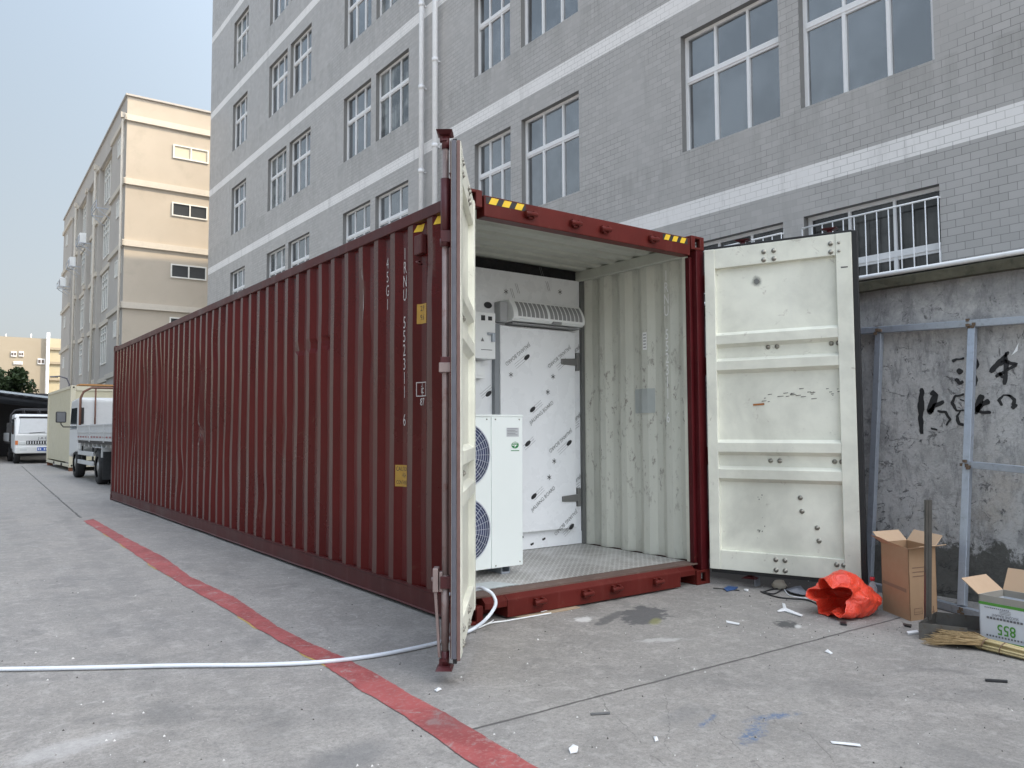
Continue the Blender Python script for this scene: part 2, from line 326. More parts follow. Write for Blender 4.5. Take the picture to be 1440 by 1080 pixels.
def m_inner():
    n = N('scuffed_cream_paint'); q = n.xyz(n.P)
    a = n.noise(n.P, 2, 6, .6, .3); c = n.mix(a, (.56, .57, .505), (.68, .685, .61))
    sc = n.noise(n.P, 9, 9, .78, .5); hz = n.ramp(n.m2('ABSOLUTE', n.m2('SUBTRACT', q[2], 1.35)), .3, 1.0, 1., .25)
    c = n.mix(n.m2('MULTIPLY', n.ramp(n.noise(n.P, 14, 9, .8, .3, (1, 1, .45)), .55, .61), n.m2('MULTIPLY', hz, .7)), c, (.13, .10, .08))
    c = n.mix(n.ramp(n.noise(n.P, 2.2, 8, .75, .2, (1, 1, .3)), .56, .70, 0., .35), c, (.30, .285, .24))
    c = n.mix(n.ramp(n.noise(n.P, 3, 5, .6, 0, (1, 1, .15)), .5, .75, 0., .3), c, (.35, .35, .3))
    n.bump(a, .2, .01); return n.fin(c, .55)
M['inner'] = m_inner()
M['ceil'] = mat('inner_roof_paint', (.48, .49, .43), .6, var=.15, nsc=3, dirt=.3, dcol=(.2, .2, .17))
M['white'] = mat('white_enamel', (.84, .86, .86), .32, var=.03, nsc=3)
M['film'] = mat('white_panel_film', (.83, .85, .87), .28, var=.04, nsc=2)
M['unit'] = mat('unit_enamel', (.76, .81, .79), .34, var=.03, nsc=3)
M['ink'] = mat('black_print', (.02, .02, .022), .5)
M['inkgrey'] = mat('grey_print', (.16, .16, .17), .5)
M['lett'] = mat('white_lettering', (.56, .52, .5), .5, var=.2, nsc=20, dirt=.5, dcol=(.14, .03, .03))
M['lettin'] = mat('pale_lettering', (.93, .94, .92), .5)
M['yellow'] = mat('yellow_sticker', (.75, .5, .03), .45, var=.12, nsc=20)
M['plate'] = mat('ochre_plate', (.42, .24, .035), .5, var=.2, nsc=20)
M['rubber'] = mat('black_rubber', (.012, .012, .013), .55, var=.3)
M['rubgrey'] = mat('worn_grey_rubber', (.10, .10, .12), .5, var=.3, nsc=15)
M['galv'] = mat('galvanised_steel', (.42, .46, .52), .38, .55, var=.15, nsc=12, dirt=.35, dcol=(.12, .12, .13))
M['rod'] = mat('worn_rod_steel', (.30, .235, .22), .42, .35, var=.35, nsc=7, dirt=.6, dcol=(.16, .04, .035))
M['rodred'] = mat('painted_rod', (.075, .014, .016), .42, .1, var=.3, nsc=10)
M['steel'] = mat('bolt_steel', (.36, .35, .31), .4, .7, var=.3, nsc=40, dirt=.4, dcol=(.12, .07, .04))
M['alu'] = mat('white_aluminium', (.80, .81, .82), .35, var=.03)
M['reveal'] = mat('window_reveal_render', (.20, .20, .195), .8, var=.1)
M['pvc'] = mat('white_pvc', (.78, .79, .80), .35, var=.05, dirt=.25, dcol=(.4, .38, .34))
M['dark'] = mat('dark_void', (.012, .012, .013), .9)
M['card'] = mat('brown_cardboard', (.40, .255, .15), .75, var=.07, nsc=8)
M['cardin'] = mat('cardboard_inside', (.50, .35, .23), .8, var=.05, nsc=8)
M['print'] = mat('brown_print', (.20, .12, .08), .7)
M['moss'] = mat('mossy_coping', (.085, .078, .052), .95, var=.45, nsc=6, bump=.8, bsc=30, dirt=.7, dcol=(.03, .032, .02))
def m_glass():
    n = N('window_glass'); a = n.noise(n.P, .45, 3); 
    c = n.mix(n.ramp(n.noise(n.P, .8, 5, .65), .38, .62), (.02, .025, .032), (.10, .115, .13)); n.bump(n.noise(n.P, 1.3, 2), .04, .02)
    return n.fin(c, .05, .0, IOR=2.3, Specular_IOR_Level=1.)
M['glass'] = m_glass()
def m_glass2(name, lo, hi, ior):
    # net curtains / dim rooms seen through the pane, hanging in vertical folds
    n = N(name); a = n.noise(n.P, 1.1, 5, .6); f = n.noise(n.P, 9, 3, .6, 0, (1, 1, .04)); c = n.mix(n.ramp(a, .42, .58), lo, hi); c = n.mix(n.ramp(f, .4, .6, 0., .5), c, lo)
    n.bump(n.noise(n.P, 1.3, 2), .04, .02); return n.fin(c, .06, 0., IOR=ior)
M['glasscurtain'] = m_glass2('window_glass_with_curtain', (.06, .07, .075), (.24, .26, .26), 1.9)
M['glassdark'] = m_glass2('window_glass_dark_room', (.02, .02, .02), (.07, .07, .068), 1.6)
def m_floor():
    n = N('checker_plate'); q = n.xyz(n.P)
    w_ = n.xyz(n.mp(n.P, (26, 26, 0), (0, 0, 0), (0, 0, R(45))))
    iu, iv = n.m2('FLOOR', w_[0]), n.m2('FLOOR', w_[1]); fu, fv = n.m2('ABSOLUTE', n.m2('SUBTRACT', n.m2('FRACT', w_[0]), .5)), n.m2('ABSOLUTE', n.m2('SUBTRACT', n.m2('FRACT', w_[1]), .5))
    par = n.m2('ABSOLUTE', n.m2('MODULO', n.m2('ADD', iu, iv), 2.))
    b1 = n.m2('MULTIPLY', n.ramp(fu, .36, .46, 1., 0.), n.ramp(fv, .10, .2, 1., 0.)); b2 = n.m2('MULTIPLY', n.ramp(fv, .36, .46, 1., 0.), n.ramp(fu, .10, .2, 1., 0.))
    b = n.m2('ADD', n.m2('MULTIPLY', b1, par), n.m2('MULTIPLY', b2, n.m2('SUBTRACT', 1., par)))
    a = n.noise(n.P, 3.5, 7, .7, .6)
    c = n.mix(n.ramp(a, .35, .65), (.30, .285, .265), (.50, .49, .475)); c = n.mix(n.m2('MULTIPLY', b, .7), c, (.72, .72, .70))
    n.bump(b, .7, .003); return n.fin(c, .42, .35)
M['floor'] = m_floor()
M['sill'] = m_paint('worn_sill', (.13, .085, .07), .5, .5, .6, (.25, .2, .17), 4)

# ================================================================== SETTING
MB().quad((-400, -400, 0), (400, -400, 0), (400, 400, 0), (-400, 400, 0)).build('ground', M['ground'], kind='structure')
M['terr'] = mat('terrace_concrete', (.26, .255, .24), .85, var=.2, nsc=2)
MB().box((3.62, -45, 0), (8.0, 60, 2.28)).build('terrace', M['terr'], kind='structure')

# painted red line: traced edges on the ground
def redline():
    lf = [(117,733),(164,762),(222,802),(271,831),(320,858),(391,902),(444,929),(511,973),(556,1000),(600,1030),(640,1058),(690,1092)]
    rt = [(131,730),(178,757),(231,784),(267,811),(329,840),(391,882),(444,909),(489,927),(533,951),(578,978),(640,1011),(751,1078)]
    A = [G(*p) for p in lf]; B = [G(*p) for p in rt]
    A.append(A[-1]+Vector((-.02, -1.2, 0))); B.append(B[-1]+Vector((.02, -1.2, 0)))
    def samp(L, n):
        ds = [0]
        for i in range(1, len(L)): ds.append(ds[-1]+(L[i]-L[i-1]).length)
        out = []
        for k in range(n):
            t = ds[-1]*k/(n-1); i = max(j for j in range(len(ds)) if ds[j] <= t+1e-9); i = min(i, len(L)-2)
            out.append(L[i].lerp(L[i+1], (t-ds[i])/(ds[i+1]-ds[i])))
        return out
    n = 420; A = samp(A, n); B = samp(B, n); vs = []; fs = []
    for i in range(n):
        e = noise.noise(Vector((i*.11, 0, 0)))*.012+noise.noise(Vector((i*.6, 3, 0)))*.006; g = noise.noise(Vector((i*.13, 9, 0)))*.012+noise.noise(Vector((i*.7, 5, 0)))*.006
        a = A[i]+Vector((e, 0, .004)); b = B[i]+Vector((g, 0, .004)); vs += [a, b]
        if i: fs.append((2*i-2, 2*i-1, 2*i+1, 2*i))
    m = N('red_road_paint'); q = m.noise(m.P, 3, 7, .7, .5); f = m.noise(m.P, 40, 6, .75)
    c = m.mix(m.ramp(q, .38, .62), (.25, .050, .048), (.35, .082, .078)); c = m.mix(m.ramp(f, .50, .66, 0., .6), c, (.34, .2, .185))
    c = m.mix(m.ramp(m.noise(m.P, 7, 8, .8, .8), .54, .63, 0., .75), c, (.30, .25, .235))
    c = m.mix(m.m2('MULTIPLY', m.blob(G(640, 1015), .25, .2, .3, .8, .6, 6), .55), c, (.14, .05, .05))
    m.bump(f, .3, .004); m.fin(c, .7)
    MB().add(vs, fs).build('painted_line', m.m, kind='structure')
    # chipped yellow under-layer showing along parts of the line's edge
    yb = MB(); y = mat('old_yellow_paint', (.42, .30, .10), .8, var=.3, nsc=20)
    for i in range(60, n-2, 1):
        k = noise.noise(Vector((i*.05, 7, 1)))
        if k > .12: wd = .012*min(1, (k-.12)*6); yb.quad(A[i]+Vector((-wd+noise.noise(Vector((i*.11, 0, 0)))*.012, 0, .002)), A[i+1]+Vector((-wd+noise.noise(Vector((i*.11, 0, 0)))*.012, 0, .002)), A[i+1]+Vector((.03, 0, .002)), A[i]+Vector((.03, 0, .002)))
    yb.build('yellow_paint_edge', y, kind='structure')
redline()

# ================================================================== GREY BUILDING
def grey_building():
    t = thing('grey_building', 'long grey tiled factory building with white tile bands behind the red container', 'building', (8, 35.2, 0))
    cols = [(.62, 2.66), (3.03, 5.07), (7.87, 9.87), (10.29, 11.81), (15.2, 17.26), (17.6, 19.6), (22.44, 24.5), (24.82, 26.86), (29.6, 31.62)]
    rows = [2.40+3.86*i for i in range(5)]; Hh = 2.15
    Y0, Y1, TOP = -15., 35.2, 24.
    ys = sorted({Y0, Y1, *[c for p in cols for c in p]}); zs = sorted({2.2, TOP, *[z for r in rows for z in (r, r+Hh)]})
    wins = [(a, b, r, r+Hh) for a, b in cols for r in rows]
    mb = MB()
    for i in range(len(ys)-1):
        for j in range(len(zs)-1):
            yc, zc = (ys[i]+ys[i+1])/2, (zs[j]+zs[j+1])/2
            if any(a < yc < b and c < zc < d for a, b, c, d in wins): continue
            mb.quad((8, ys[i], zs[j]), (8, ys[i], zs[j+1]), (8, ys[i+1], zs[j+1]), (8, ys[i+1], zs[j]))
    mb.cur = 0
    mb.quad((8, Y1, 0), (30, Y1, 0), (30, Y1, TOP), (8, Y1, TOP)); mb.quad((8, Y0, 0), (8, Y0, TOP), (30, Y0, TOP), (30, Y0, 0)); mb.quad((30, Y0, 0), (30, Y0, TOP), (30, Y1, TOP), (30, Y1, 0))
    mb.quad((8, Y0, TOP), (8, Y1, TOP), (30, Y1, TOP), (30, Y0, TOP)); mb.quad((8, Y0, 0), (8, Y1, 0), (8, Y1, 2.2), (8, Y0, 2.2))
    mb.cur = 1
    for a, b, c, d in wins:
        e = 8.24
        mb.quad((8, a, c), (e, a, c), (e, a, d), (8, a, d)); mb.quad((8, b, c), (8, b, d), (e, b, d), (e, b, c)); mb.quad((8, a, c), (8, b, c), (e, b, c), (e, a, c)); mb.quad((8, a, d), (e, a, d), (e, b, d), (8, b, d))
    mb.build('wall', [M['tile'], M['reveal']], t, fixn=False)
    def frame_mesh(w, h):
        m = MB(); f = .055
        m.box((0, 0, 0), (.06, f, h)); m.box((0, w-f, 0), (.06, w, h)); m.box((0, f, 0), (.06, w-f, f*.8)); m.box((0, f, h-f), (.06, w-f, h))
        tz = h*.60; m.box((-.01, f, tz), (.065, w-f, tz+.09))
        for k in (1, 2): m.box((0, w*k/3-.02, tz+.09), (.06, w*k/3+.02, h-f))
        # sliding sashes: fixed outer ones, middle one set forward
        for y, wd in ((w/3, .055), (w*2/3, .055)): m.box((-.005, y-wd/2, f*.8), (.06, y+wd/2, tz))
        a, b = w/3+.0275, w*2/3-.0275
        m.box((.005, a, tz-.04), (.05, b, tz)); m.box((.005, f, tz-.04), (.05, w/3-.0275, tz)); m.box((.005, f, f*.8), (.05, f+.03, tz-.04)); m.box((.005, w*2/3+.0275, tz-.035), (.05, w-f, tz))
        return m
    cache = {}
    for a, b, c, d in wins:
        if a > 13 and c > 19: pass
        key = round(b-a, 2)
        if key not in cache:
            o = frame_mesh(b-a, Hh).build('window', M['alu']); o.parent = t; cache[key] = o
        else: o = cache[key].copy(); COL.objects.link(o); o.parent = t
        o.location = (8.12-8, a-35.2, c)
        w, h = b-a, Hh; g = MB(); g.T = Matrix.Translation((8.155, a, c)); tz = h*.6+.045
        for k in range(3):
            for z0, z1 in ((.03, tz), (tz, h-.03)):
                dy, dz = random.uniform(-.004, .004), random.uniform(-.005, .005)
                g.quad((dy, w*k/3, z0), (dy+dz, w*k/3, z1), (-dy+dz, w*(k+1)/3, z1), (-dy, w*(k+1)/3, z0))
        p = g.build('pane', M['glassdark'] if c < 3 else M['glass'] if (int(a*7+c*3) % 4) else M['glasscurtain'], t, fixn=False); p.location = Vector((0, 0, 0)); 
        inv = wmat(o).inverted() @ wmat(t); p.data.transform(inv); p.parent = o
        # a dark room behind each window keeps the glass from showing through
        if c < 3 and a < 6:
            gb = MB(); x = 7.95
            zt, zb = 4.36, 2.42
            gb.cyl((x, a+.0, zt), (x, b-.0, zt), .014, 8); gb.cyl((x, a, 3.12), (x, b, 3.12), .010, 8); gb.cyl((x, a, zb), (x, b, zb), .012, 8)
            k = 0; nb = 13
            for k in range(nb): yy = a+(b-a)*k/(nb-1); gb.cyl((x, yy, zb), (x, yy, zt), .0085, 6)
            for yy in (a, b): gb.bar((x, yy, zt), (8.0, yy, zt), .018)
            gb.build('security_grille', M['alu'], t)
        elif c < 7 and a > 13:
            pass
    # two downpipes with collars by the expansion joint
    for y, r in ((14.22, .075), (13.50, .075)):
        m = MB(); m.cyl((7.86, y, 2.3), (7.86, y, 24), r, 12)
        for k in range(9):
            z = 3.6+k*2.35+(.5 if r > .07 and y < 14 else 0); m.cyl((7.86, y, z), (7.86, y, z+.11), r+.014, 12); m.box((7.86, y-.03, z+.02), (8, y+.03, z+.06))
        m.build('downpipe', M['pvc'], t)
    m = MB(); m.box((7.985, 13.72, 2.3), (7.999, 13.80, 24)); m.build('expansion_joint', M['dark'], t)
    m = MB(); m.box((7.9, 34.9, 23.4), (8.0, 35.3, 24.0)); 
    # white drip sills of ground floor windows on the left part
    m = MB()
    for a, b in cols[4:]: m.box((7.95, a-.05, 6.14), (7.999, b+.05, 6.22))
    return t
GB = grey_building()

# ================================================================== RETAINING WALL
def wall():
    t = thing('retaining_wall', 'old stained grey concrete wall with black graffiti and a mossy coping', 'wall', (3.5, 0, 0))
    m = MB()
    n = 60; ya, yb = -9., 34.
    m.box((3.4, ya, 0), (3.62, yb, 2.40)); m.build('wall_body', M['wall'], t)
    c = MB(); k = 300; vs = []; fs = []
    prof = [(3.33, 2.40), (3.325, 2.47), (3.36, 2.485), (3.62, 2.49)]
    for i in range(k+1):
        y = ya+(yb-ya)*i/k
        for j, (x, z) in enumerate(prof):
            q = noise.noise(Vector((y*3, j*5, 0)))*.010+noise.noise(Vector((y*11, j*5, 4)))*.005; vs.append((x+q, y, z+q*.8))
        vs.append((3.41, y, 2.398))
    for i in range(k):
        for j in range(5): a, b = i*5+j, i*5+(j+1) % 5; fs.append((a, a+5, b+5, b))
    c.add(vs, fs); c.build('coping', M['moss'], t)
    # graffiti: brush strokes traced in the plane of the wall
    g = MB()
    def stroke(pts, wd=.03):
        P = [FX(1180+x/3.177, 360+y/3.177, 3.4) for x, y in pts]
        Q = []
        for i in range(len(P)-1):
            for s_ in range(6): Q.append(P[i].lerp(P[i+1], s_/6))
        Q.append(P[-1]); vs = []; fs = []
        for i, p in enumerate(Q):
            d = (Q[min(i+1, len(Q)-1)]-Q[max(i-1, 0)]); nn = Vector((0, -d.z, d.y)).normalized(); ww = wd*(.55+.6*noise.noise(p*14)+.35)*(.6 if i in (0, len(Q)-1) else 1)/2
            o = noise.noise(p*30+Vector((3, 0, 0)))*.006; vs += [p+nn*(ww+o)+Vector((-.003, 0, 0)), p-nn*(ww-o)+Vector((-.003, 0, 0))]
            if i: fs.append((2*i-2, 2*i-1, 2*i+1, 2*i))
        g.add(vs, fs)
    stroke([(370,590),(368,650),(365,720),(370,795)], .045)
    stroke([(412,605),(435,622),(420,650),(405,700)], .05); stroke([(400,705),(425,670),(470,650)], .032); stroke([(440,690),(475,700),(497,730),(480,758)], .02); stroke([(410,768),(440,778)], .016)
    stroke([(560,618),(520,625),(505,655),(525,690),(560,690)], .024); stroke([(545,690),(528,715),(535,750),(560,755)], .022); stroke([(540,640),(560,650)], .02)
    stroke([(640,620),(625,660),(608,705)], .045); stroke([(610,690),(640,665),(672,645)], .034); stroke([(610,690),(640,698),(680,700)], .02)
    stroke([(770,625),(735,622),(715,645),(730,668)], .026); stroke([(755,620),(785,640),(778,668)], .028); stroke([(775,665),(790,678)], .04)
    stroke([(505,470),(525,462),(560,458)], .026); stroke([(530,505),(548,525)], .04); stroke([(520,548),(540,568),(556,560)], .03); stroke([(580,470),(612,462),(622,485),(600,520),(615,555),(605,580)], .024)
    stroke([(760,428),(720,470),(675,520)], .042); stroke([(700,490),(745,470),(790,485),(770,500),(700,540)], .03); stroke([(745,430),(745,500),(740,575)], .038); stroke([(715,520),(735,545)], .028)
    g.build('graffiti', M['ink'], t)
    g = MB(); P = [FX(1180+x/3.177, 360+y/3.177, 3.4) for x, y in ((770,445),(790,425),(803,388))]
    g.quad(P[0]+Vector((-.005, 0, 0)), P[1]+Vector((-.005, .01, 0)), P[2]+Vector((-.005, 0, 0)), P[1]+Vector((-.005, -.012, 0))); g.build('chalk_scratch', M['lettin'], t)
wall()
for (x, z, r, lab) in ((3.345, 2.512, .020, 'lower white plastic pipe lying along the outer edge of the mossy wall coping'), (3.56, 2.53, .024, 'upper white plastic pipe lying along the back of the mossy wall coping')):
    m = MB(); pts = [(x+noise.noise(Vector((i*.4, x, 0)))*.012, -8+i*.7, z+noise.noise(Vector((i*.5, x, 5)))*.006) for i in range(61)]
    m.tube(pts, r, 8); m.build('pipe', M['pvc'], origin=(x, -8, z), label=lab, cat='pipe', group='white pipes on the wall')
m = MB(); m.tube([(3.45+noise.noise(Vector((i*.3, 1, 0)))*.03, -8+i*.7, 2.515) for i in range(61)], .022, 8); m.build('cable', M['rubber'], origin=(3.45, -8, 2.5), label='black cable lying between the two white pipes on the wall coping', cat='cable')

# ---------------- leaning steel frame
def steel_frame():
    TL, TR = Vector((3.36, -.55, 2.13)), Vector((3.36, -3.3, 2.0))
    t = thing('steel_frame', 'galvanised square tube gate frame leaning against the graffitied wall', 'frame', (3.1, -1.6, 0))
    def top(y): return Vector((3.355, y, 2.085+(y+.95)*.055))
    P1t, P1b = FX(1237, 464, 3.355), G(1222, 822, .03)
    P2t, P2b = FX(1368, 455, 3.355), G(1353, 858, .03)
    d = (P2b-P1b); P3b = P2b+d*1.3; P0b = P1b-d*.28
    P0t = P1t+(P1t-P2t)*.5; P3t = P2t+(P2t-P1t)*1.6
    m = MB(); w_ = .052
    for nm, a, b in (('top_rail', P0t, P3t), ('bottom_rail', P0b, P3b)):
        MB().bar(a, b, w_, w_).build(nm, M['galv'], t, bevel=.003)
    up = Vector((0, 0, 1))
    for a, b in ((P1t, P1b), (P2t, P2b), (P3t, P3b), (P0t, P0b)):
        dd = (b-a).normalized()*.03
        MB().bar(a+dd, b-dd, w_*.96, w_*.96, (0, 1, 0)).build('upright', M['galv'], t, bevel=.003)
    e = P2b.lerp(P2t, .49); f = P3b.lerp(P3t, .47); dd = (f-e).normalized()*.025
    MB().bar(e+dd, f-dd, w_*.9, w_*.9).build('middle_rail', M['galv'], t, bevel=.003)
    rust = mat('weld_rust', (.13, .09, .06), .8, var=.4, nsc=40)
    for p in (P1t, P2t, P2b, e):
        m = MB(); 
        for k in range(7): q = p+Vector((random.uniform(-.03, .0)-.012, random.uniform(-.03, .03), random.uniform(-.03, .03))); m.boxc(q, (.02, .022, .02))
        m.build('weld', rust, t)
steel_frame()

# ================================================================== CONTAINER
W, H, L = 2.438, 2.896, 12.192
PITCH = .278; OUT, SL, INN = .072, .068, .070; Y0C = .725-.036   # start of an outer flat
def corr(y):
    u = (y-Y0C) % PITCH
    if u < OUT: return 0.
    if u < OUT+SL: return .036*(u-OUT)/SL
    if u < OUT+SL+INN: return .036
    return .036*(1-(u-OUT-SL-INN)/SL)
XS = .012                            # side sheet sits 12 mm inside the rail face
def dent(y, z):
    d = noise.noise(Vector((y*1.3, 0, z*1.1)))*.004+noise.noise(Vector((y*4, 3, z*2.3)))*.003
    for (cy, cz, ry, rz, a) in ((9.6, 2.0, .5, .6, .030), (8.6, 1.9, .5, .9, .034), (6.35, 1.9, .14, .5, .035), (6.3, 1.25, .10, .16, .05), (7.2, .7, .3, .4, .025), (10.4, 1.5, .4, .9, .03), (1.55, 2.35, .07, .35, .02), (.45, 2.5, .09, .35, .018), (3.9, .6, .4, .3, .012), (5.6, 2.3, .1, .25, .03), (2.58, 2.06, .12, .06, .03), (2.28, 2.07, .10, .07, .03), (2.9, 2.05, .1, .05, .02), (3.3, 1.3, .2, .3, .012), (1.5, 1.9, .1, .3, .012)):
        q = ((y-cy)/ry)**2+((z-cz)/rz)**2
        if q < 1: d += a*(1-q)**2
    return d
def shift(y, z):
    s_ = 0
    for (cy, cz, ry, rz, a) in ((9.9, 1.9, 1.3, 1.0, .07), (8.8, 1.8, .7, 1.1, -.07), (6.33, 1.7, .25, .8, .04), (11.2, 1.7, .8, 1.0, .06), (7.4, .8, .5, .5, -.03), (5.6, 2.4, .3, .4, .04), (.44, 2.45, .14, .4, .015), (10.6, 1.2, .6, .8, -.05), (4.1, 2.0, .3, .7, .02), (5.0, .9, .4, .5, .025)):
        q = ((y-cy)/ry)**2+((z-cz)/rz)**2
        if q < 1: s_ += a*(1-q)**2
    return s_+noise.noise(Vector((y*1.1, 7, z*1.2)))*(.004+.0022*y)
def corr_sheet(y0, y1, z0, z1, xf, rows=22, ph=0.):
    ys = [y0]; k = math.floor((y0-Y0C)/PITCH)-1
    while True:
        b = Y0C+ph+k*PITCH
        for o in (0, OUT, OUT+SL, OUT+SL+INN):
            q = b+o
            if y0+.002 < q < y1-.002: ys.append(q)
        k += 1
        if b > y1: break
    ys.append(y1); vs = []; fs = []; n = len(ys)
    for j in range(rows+1):
        z = z0+(z1-z0)*j/rows
        for y in ys: vs.append(xf(y, z))
    for j in range(rows):
        for i in range(n-1): fs.append((j*n+i, j*n+i+1, (j+1)*n+i+1, (j+1)*n+i))
    return vs, fs
def container():
    t = thing('shipping_container', 'long maroon corrugated shipping container with both end doors swung open', 'shipping container', (0, 0, 0))
    ZB, ZT = .165, 2.785
    # left wall: outside + inside skins
    m = MB(); vs, fs = corr_sheet(.10, 12.09, ZB, ZT, lambda y, z: (XS+corr(y)+dent(y, z), y+shift(y, z), z), 56); m.add(vs, fs)
    m.cur = 1; vs, fs = corr_sheet(.10, 12.09, ZB, ZT, lambda y, z: (XS+.024+corr(y)+dent(y, z), y+shift(y, z), z), 56); m.add(vs, [f[::-1] for f in fs])
    m.build('side_wall', [M['red'], M['inner']], t, fixn=False)
    m = MB(); vs, fs = corr_sheet(.10, 12.09, ZB, ZT, lambda y, z: (W-XS-corr(y-.072), y, z), 2, .072); m.add(vs, [f[::-1] for f in fs])
    m.cur = 1; vs, fs = corr_sheet(.10, 12.09, ZB, ZT, lambda y, z: (W-XS-.006-corr(y-.072)-noise.noise(Vector((y*3, 1, z*2)))*.004, y, z), 14, .072); m.add(vs, fs)
    m.build('side_wall', [M['red'], M['inner']], t, fixn=False)
    # blind end
    m = MB(); n = 9; k = 0
    xs = []; x = .1
    while x < W-.1: xs += [(x, 0), (x+.11, 0), (x+.13, .05), (x+.24, .05), (x+.26, 0)]; x += .26
    xs = [q for q in xs if q[0] <= W-.1]+[(W-.1, 0)]
    vs = [(a, 12.15-b, z) for z in (ZB, ZT) for a, b in xs]; n = len(xs); m.add(vs, [(i, i+1, n+i+1, n+i) for i in range(n-1)]); m.build('end_wall', M['red'], t)
    # roof: transverse corrugation
    m = MB(); ys = []; y = .12
    while y < 12.05: ys += [(y, 0), (y+.09, 0), (y+.104, .02), (y+.195, .02)]; y += .209
    ys.append((12.08, 0))
    for off, mi in ((0, 0), (-.004, 1)):
        m.cur = mi; vs = [(x, a, 2.84+b+off-(.006 if x in (.06, W-.06) else 0)) for x in (.06, W/2, W-.06) for a, b in ys]; n = len(ys)
        m.add(vs, [(j*n+i, j*n+i+1, (j+1)*n+i+1, (j+1)*n+i) for j in range(2) for i in range(n-1)])
    m.build('roof', [M['red'], M['ceil']], t, fixn=False)
    # rails
    for s_ in (0, 1):
        f = (lambda x: x) if not s_ else (lambda x: W-x)
        m = MB(); m.box((f(0), .178, 2.785), (f(.06), 12.014, 2.868)); m.build('top_rail', M['redrail'], t, bevel=.006)
        m = MB()      # bottom rail: channel with a lip, slightly wavy lower edge
        n = 90; vs = []; fs = []
        for i in range(n+1):
            y = .178+(12.014-.178)*i/n; wv = noise.noise(Vector((y*1.1, 0, 7)))*.006
            for x, z in ((.036, .168), (-.002, .168), (-.002, .160), (.003+wv, .150), (.003+wv, .035+wv), (-.006+wv, .026+wv), (.06, .026+wv)): vs.append((f(x), y, z))
        for i in range(n):
            for j in range(6): a = i*7+j; fs.append((a, a+7, a+8, a+1))
        m.add(vs, fs); m.build('bottom_rail', M['redrail'], t, fixn=False)
        m = MB(); m.box((f(.062), .12, 2.74), (f(.12), 12.05, 2.838)); m.build('roof_cove', M['ceil'], t, bevel=.01)
    # floor
    m = MB(); m.box((.07, .20, .12), (W-.07, 12.1, .166)); m.build('floor', M['floor'], t)
    m = MB(); m.box((.06, .25, .03), (W-.06, 12.1, .10)); m.build('underframe', M['dark'], t)
    # rear (door) frame
    m = MB(); m.box((.178, .0, 2.722), (W-.178, .10, 2.862)); m.box((.178, .012, 2.862), (W-.178, .10, 2.872)); m.build('door_header', M['redbright'], t, bevel=.005)
    m = MB(); m.prism([(0.0, .012), (0.0, .128), (.045, .158), (.198, .164), (.198, .012)], 0, .36, W-.36)
    for a, b in ((.1785, .36), (W-.36, W-.1785)): m.prism([(.004, .085), (.004, .127), (.045, .157), (.198, .163), (.198, .085)], 0, a, b)
    m.box((.1785, .19, .012), (.36, .2, .085)); m.box((W-.36, .19, .012), (W-.1785, .2, .085))
    m.build('door_sill', M['redbright'], t, bevel=.004)
    m = MB(); m.quad((.18, .0, .1615), (W-.18, .0, .1615), (W-.18, .199, .1685), (.18, .199, .1685)); 
    m = MB(); m.box((.1, .046, .158), (W-.1, .2, .1695)); m.build('sill_top', M['sill'], t)
    for s_ in (0, 1):
        f = (lambda x: x) if not s_ else (lambda x: W-x)
        for (ya, yb) in ((0, .10), (12.09, 12.192)):
            m = MB(); m.box((f(.004), ya+.004*(ya == 0), .118), (f(.10), yb-.003, 2.778)); 
            if ya == 0 and s_: m.box((f(.10), .05, .17), (f(.135), .099, 2.722))
            m.build('corner_post', M['redpost'] if ya == 0 else M['redrail'], t, bevel=.005)
        if 1:
            m = MB(); m.box((f(.1), .1005, .17), (f(.045), .16, 2.74)); m.build('post_lining', M['cream'], t)
        for (y0, y1, sg) in ((0, .178, 1), (12.014, 12.192, -1)):
            for z0, z1 in ((0, .118), (2.778, 2.896)):
                m = MB(); xa, xb = f(0), f(.162); th = .028
                # hollow casting from plates with openings on front, side and top/bottom
                def plate_y(yp, ya2):
                    cxm = (xa+xb)/2; lo, hi = min(xa, xb), max(xa, xb); hw, hh = .030, .036; zc = (z0+z1)/2
                    m.box((lo, yp, z0), (cxm-hw, ya2, z1)); m.box((cxm+hw, yp, z0), (hi, ya2, z1)); m.box((cxm-hw, yp, z0), (cxm+hw, ya2, zc-hh)); m.box((cxm-hw, yp, zc+hh), (cxm+hw, ya2, z1))
                yo = 0 if sg == 1 else 12.192
                plate_y(yo, yo+sg*th)
                def plate_x(xp, xq, ya_, yb_):
                    yc = (ya_+yb_)/2; zc = (z0+z1)/2; hw, hh = .038, .032
                    m.box((xp, ya_, z0), (xq, yc-hw, z1)); m.box((xp, yc+hw, z0), (xq, yb_, z1)); m.box((xp, yc-hw, z0), (xq, yc+hw, zc-hh)); m.box((xp, yc-hw, zc+hh), (xq, yc+hw, z1))
                yA, yB = sorted((yo+sg*th, yo+sg*.178)); plate_x(xa, xa+(th if not s_ else -th), yA, yB)
                xi0, xi1 = sorted((xa+(th if not s_ else -th), xb)); m.box((xi0, yA, z0), (xi1, yB, z0+.02)); m.box((xi0, yA, z1-.02), (xi1, yB, z1))
                xb2 = xb-(.02 if not s_ else -.02); m.box((xb2, yA, z0+.02), (xb, yB, z1-.02))
                m.build('corner_casting', M['redbright'] if y0 == 0 else M['redrail'], t, bevel=.006)
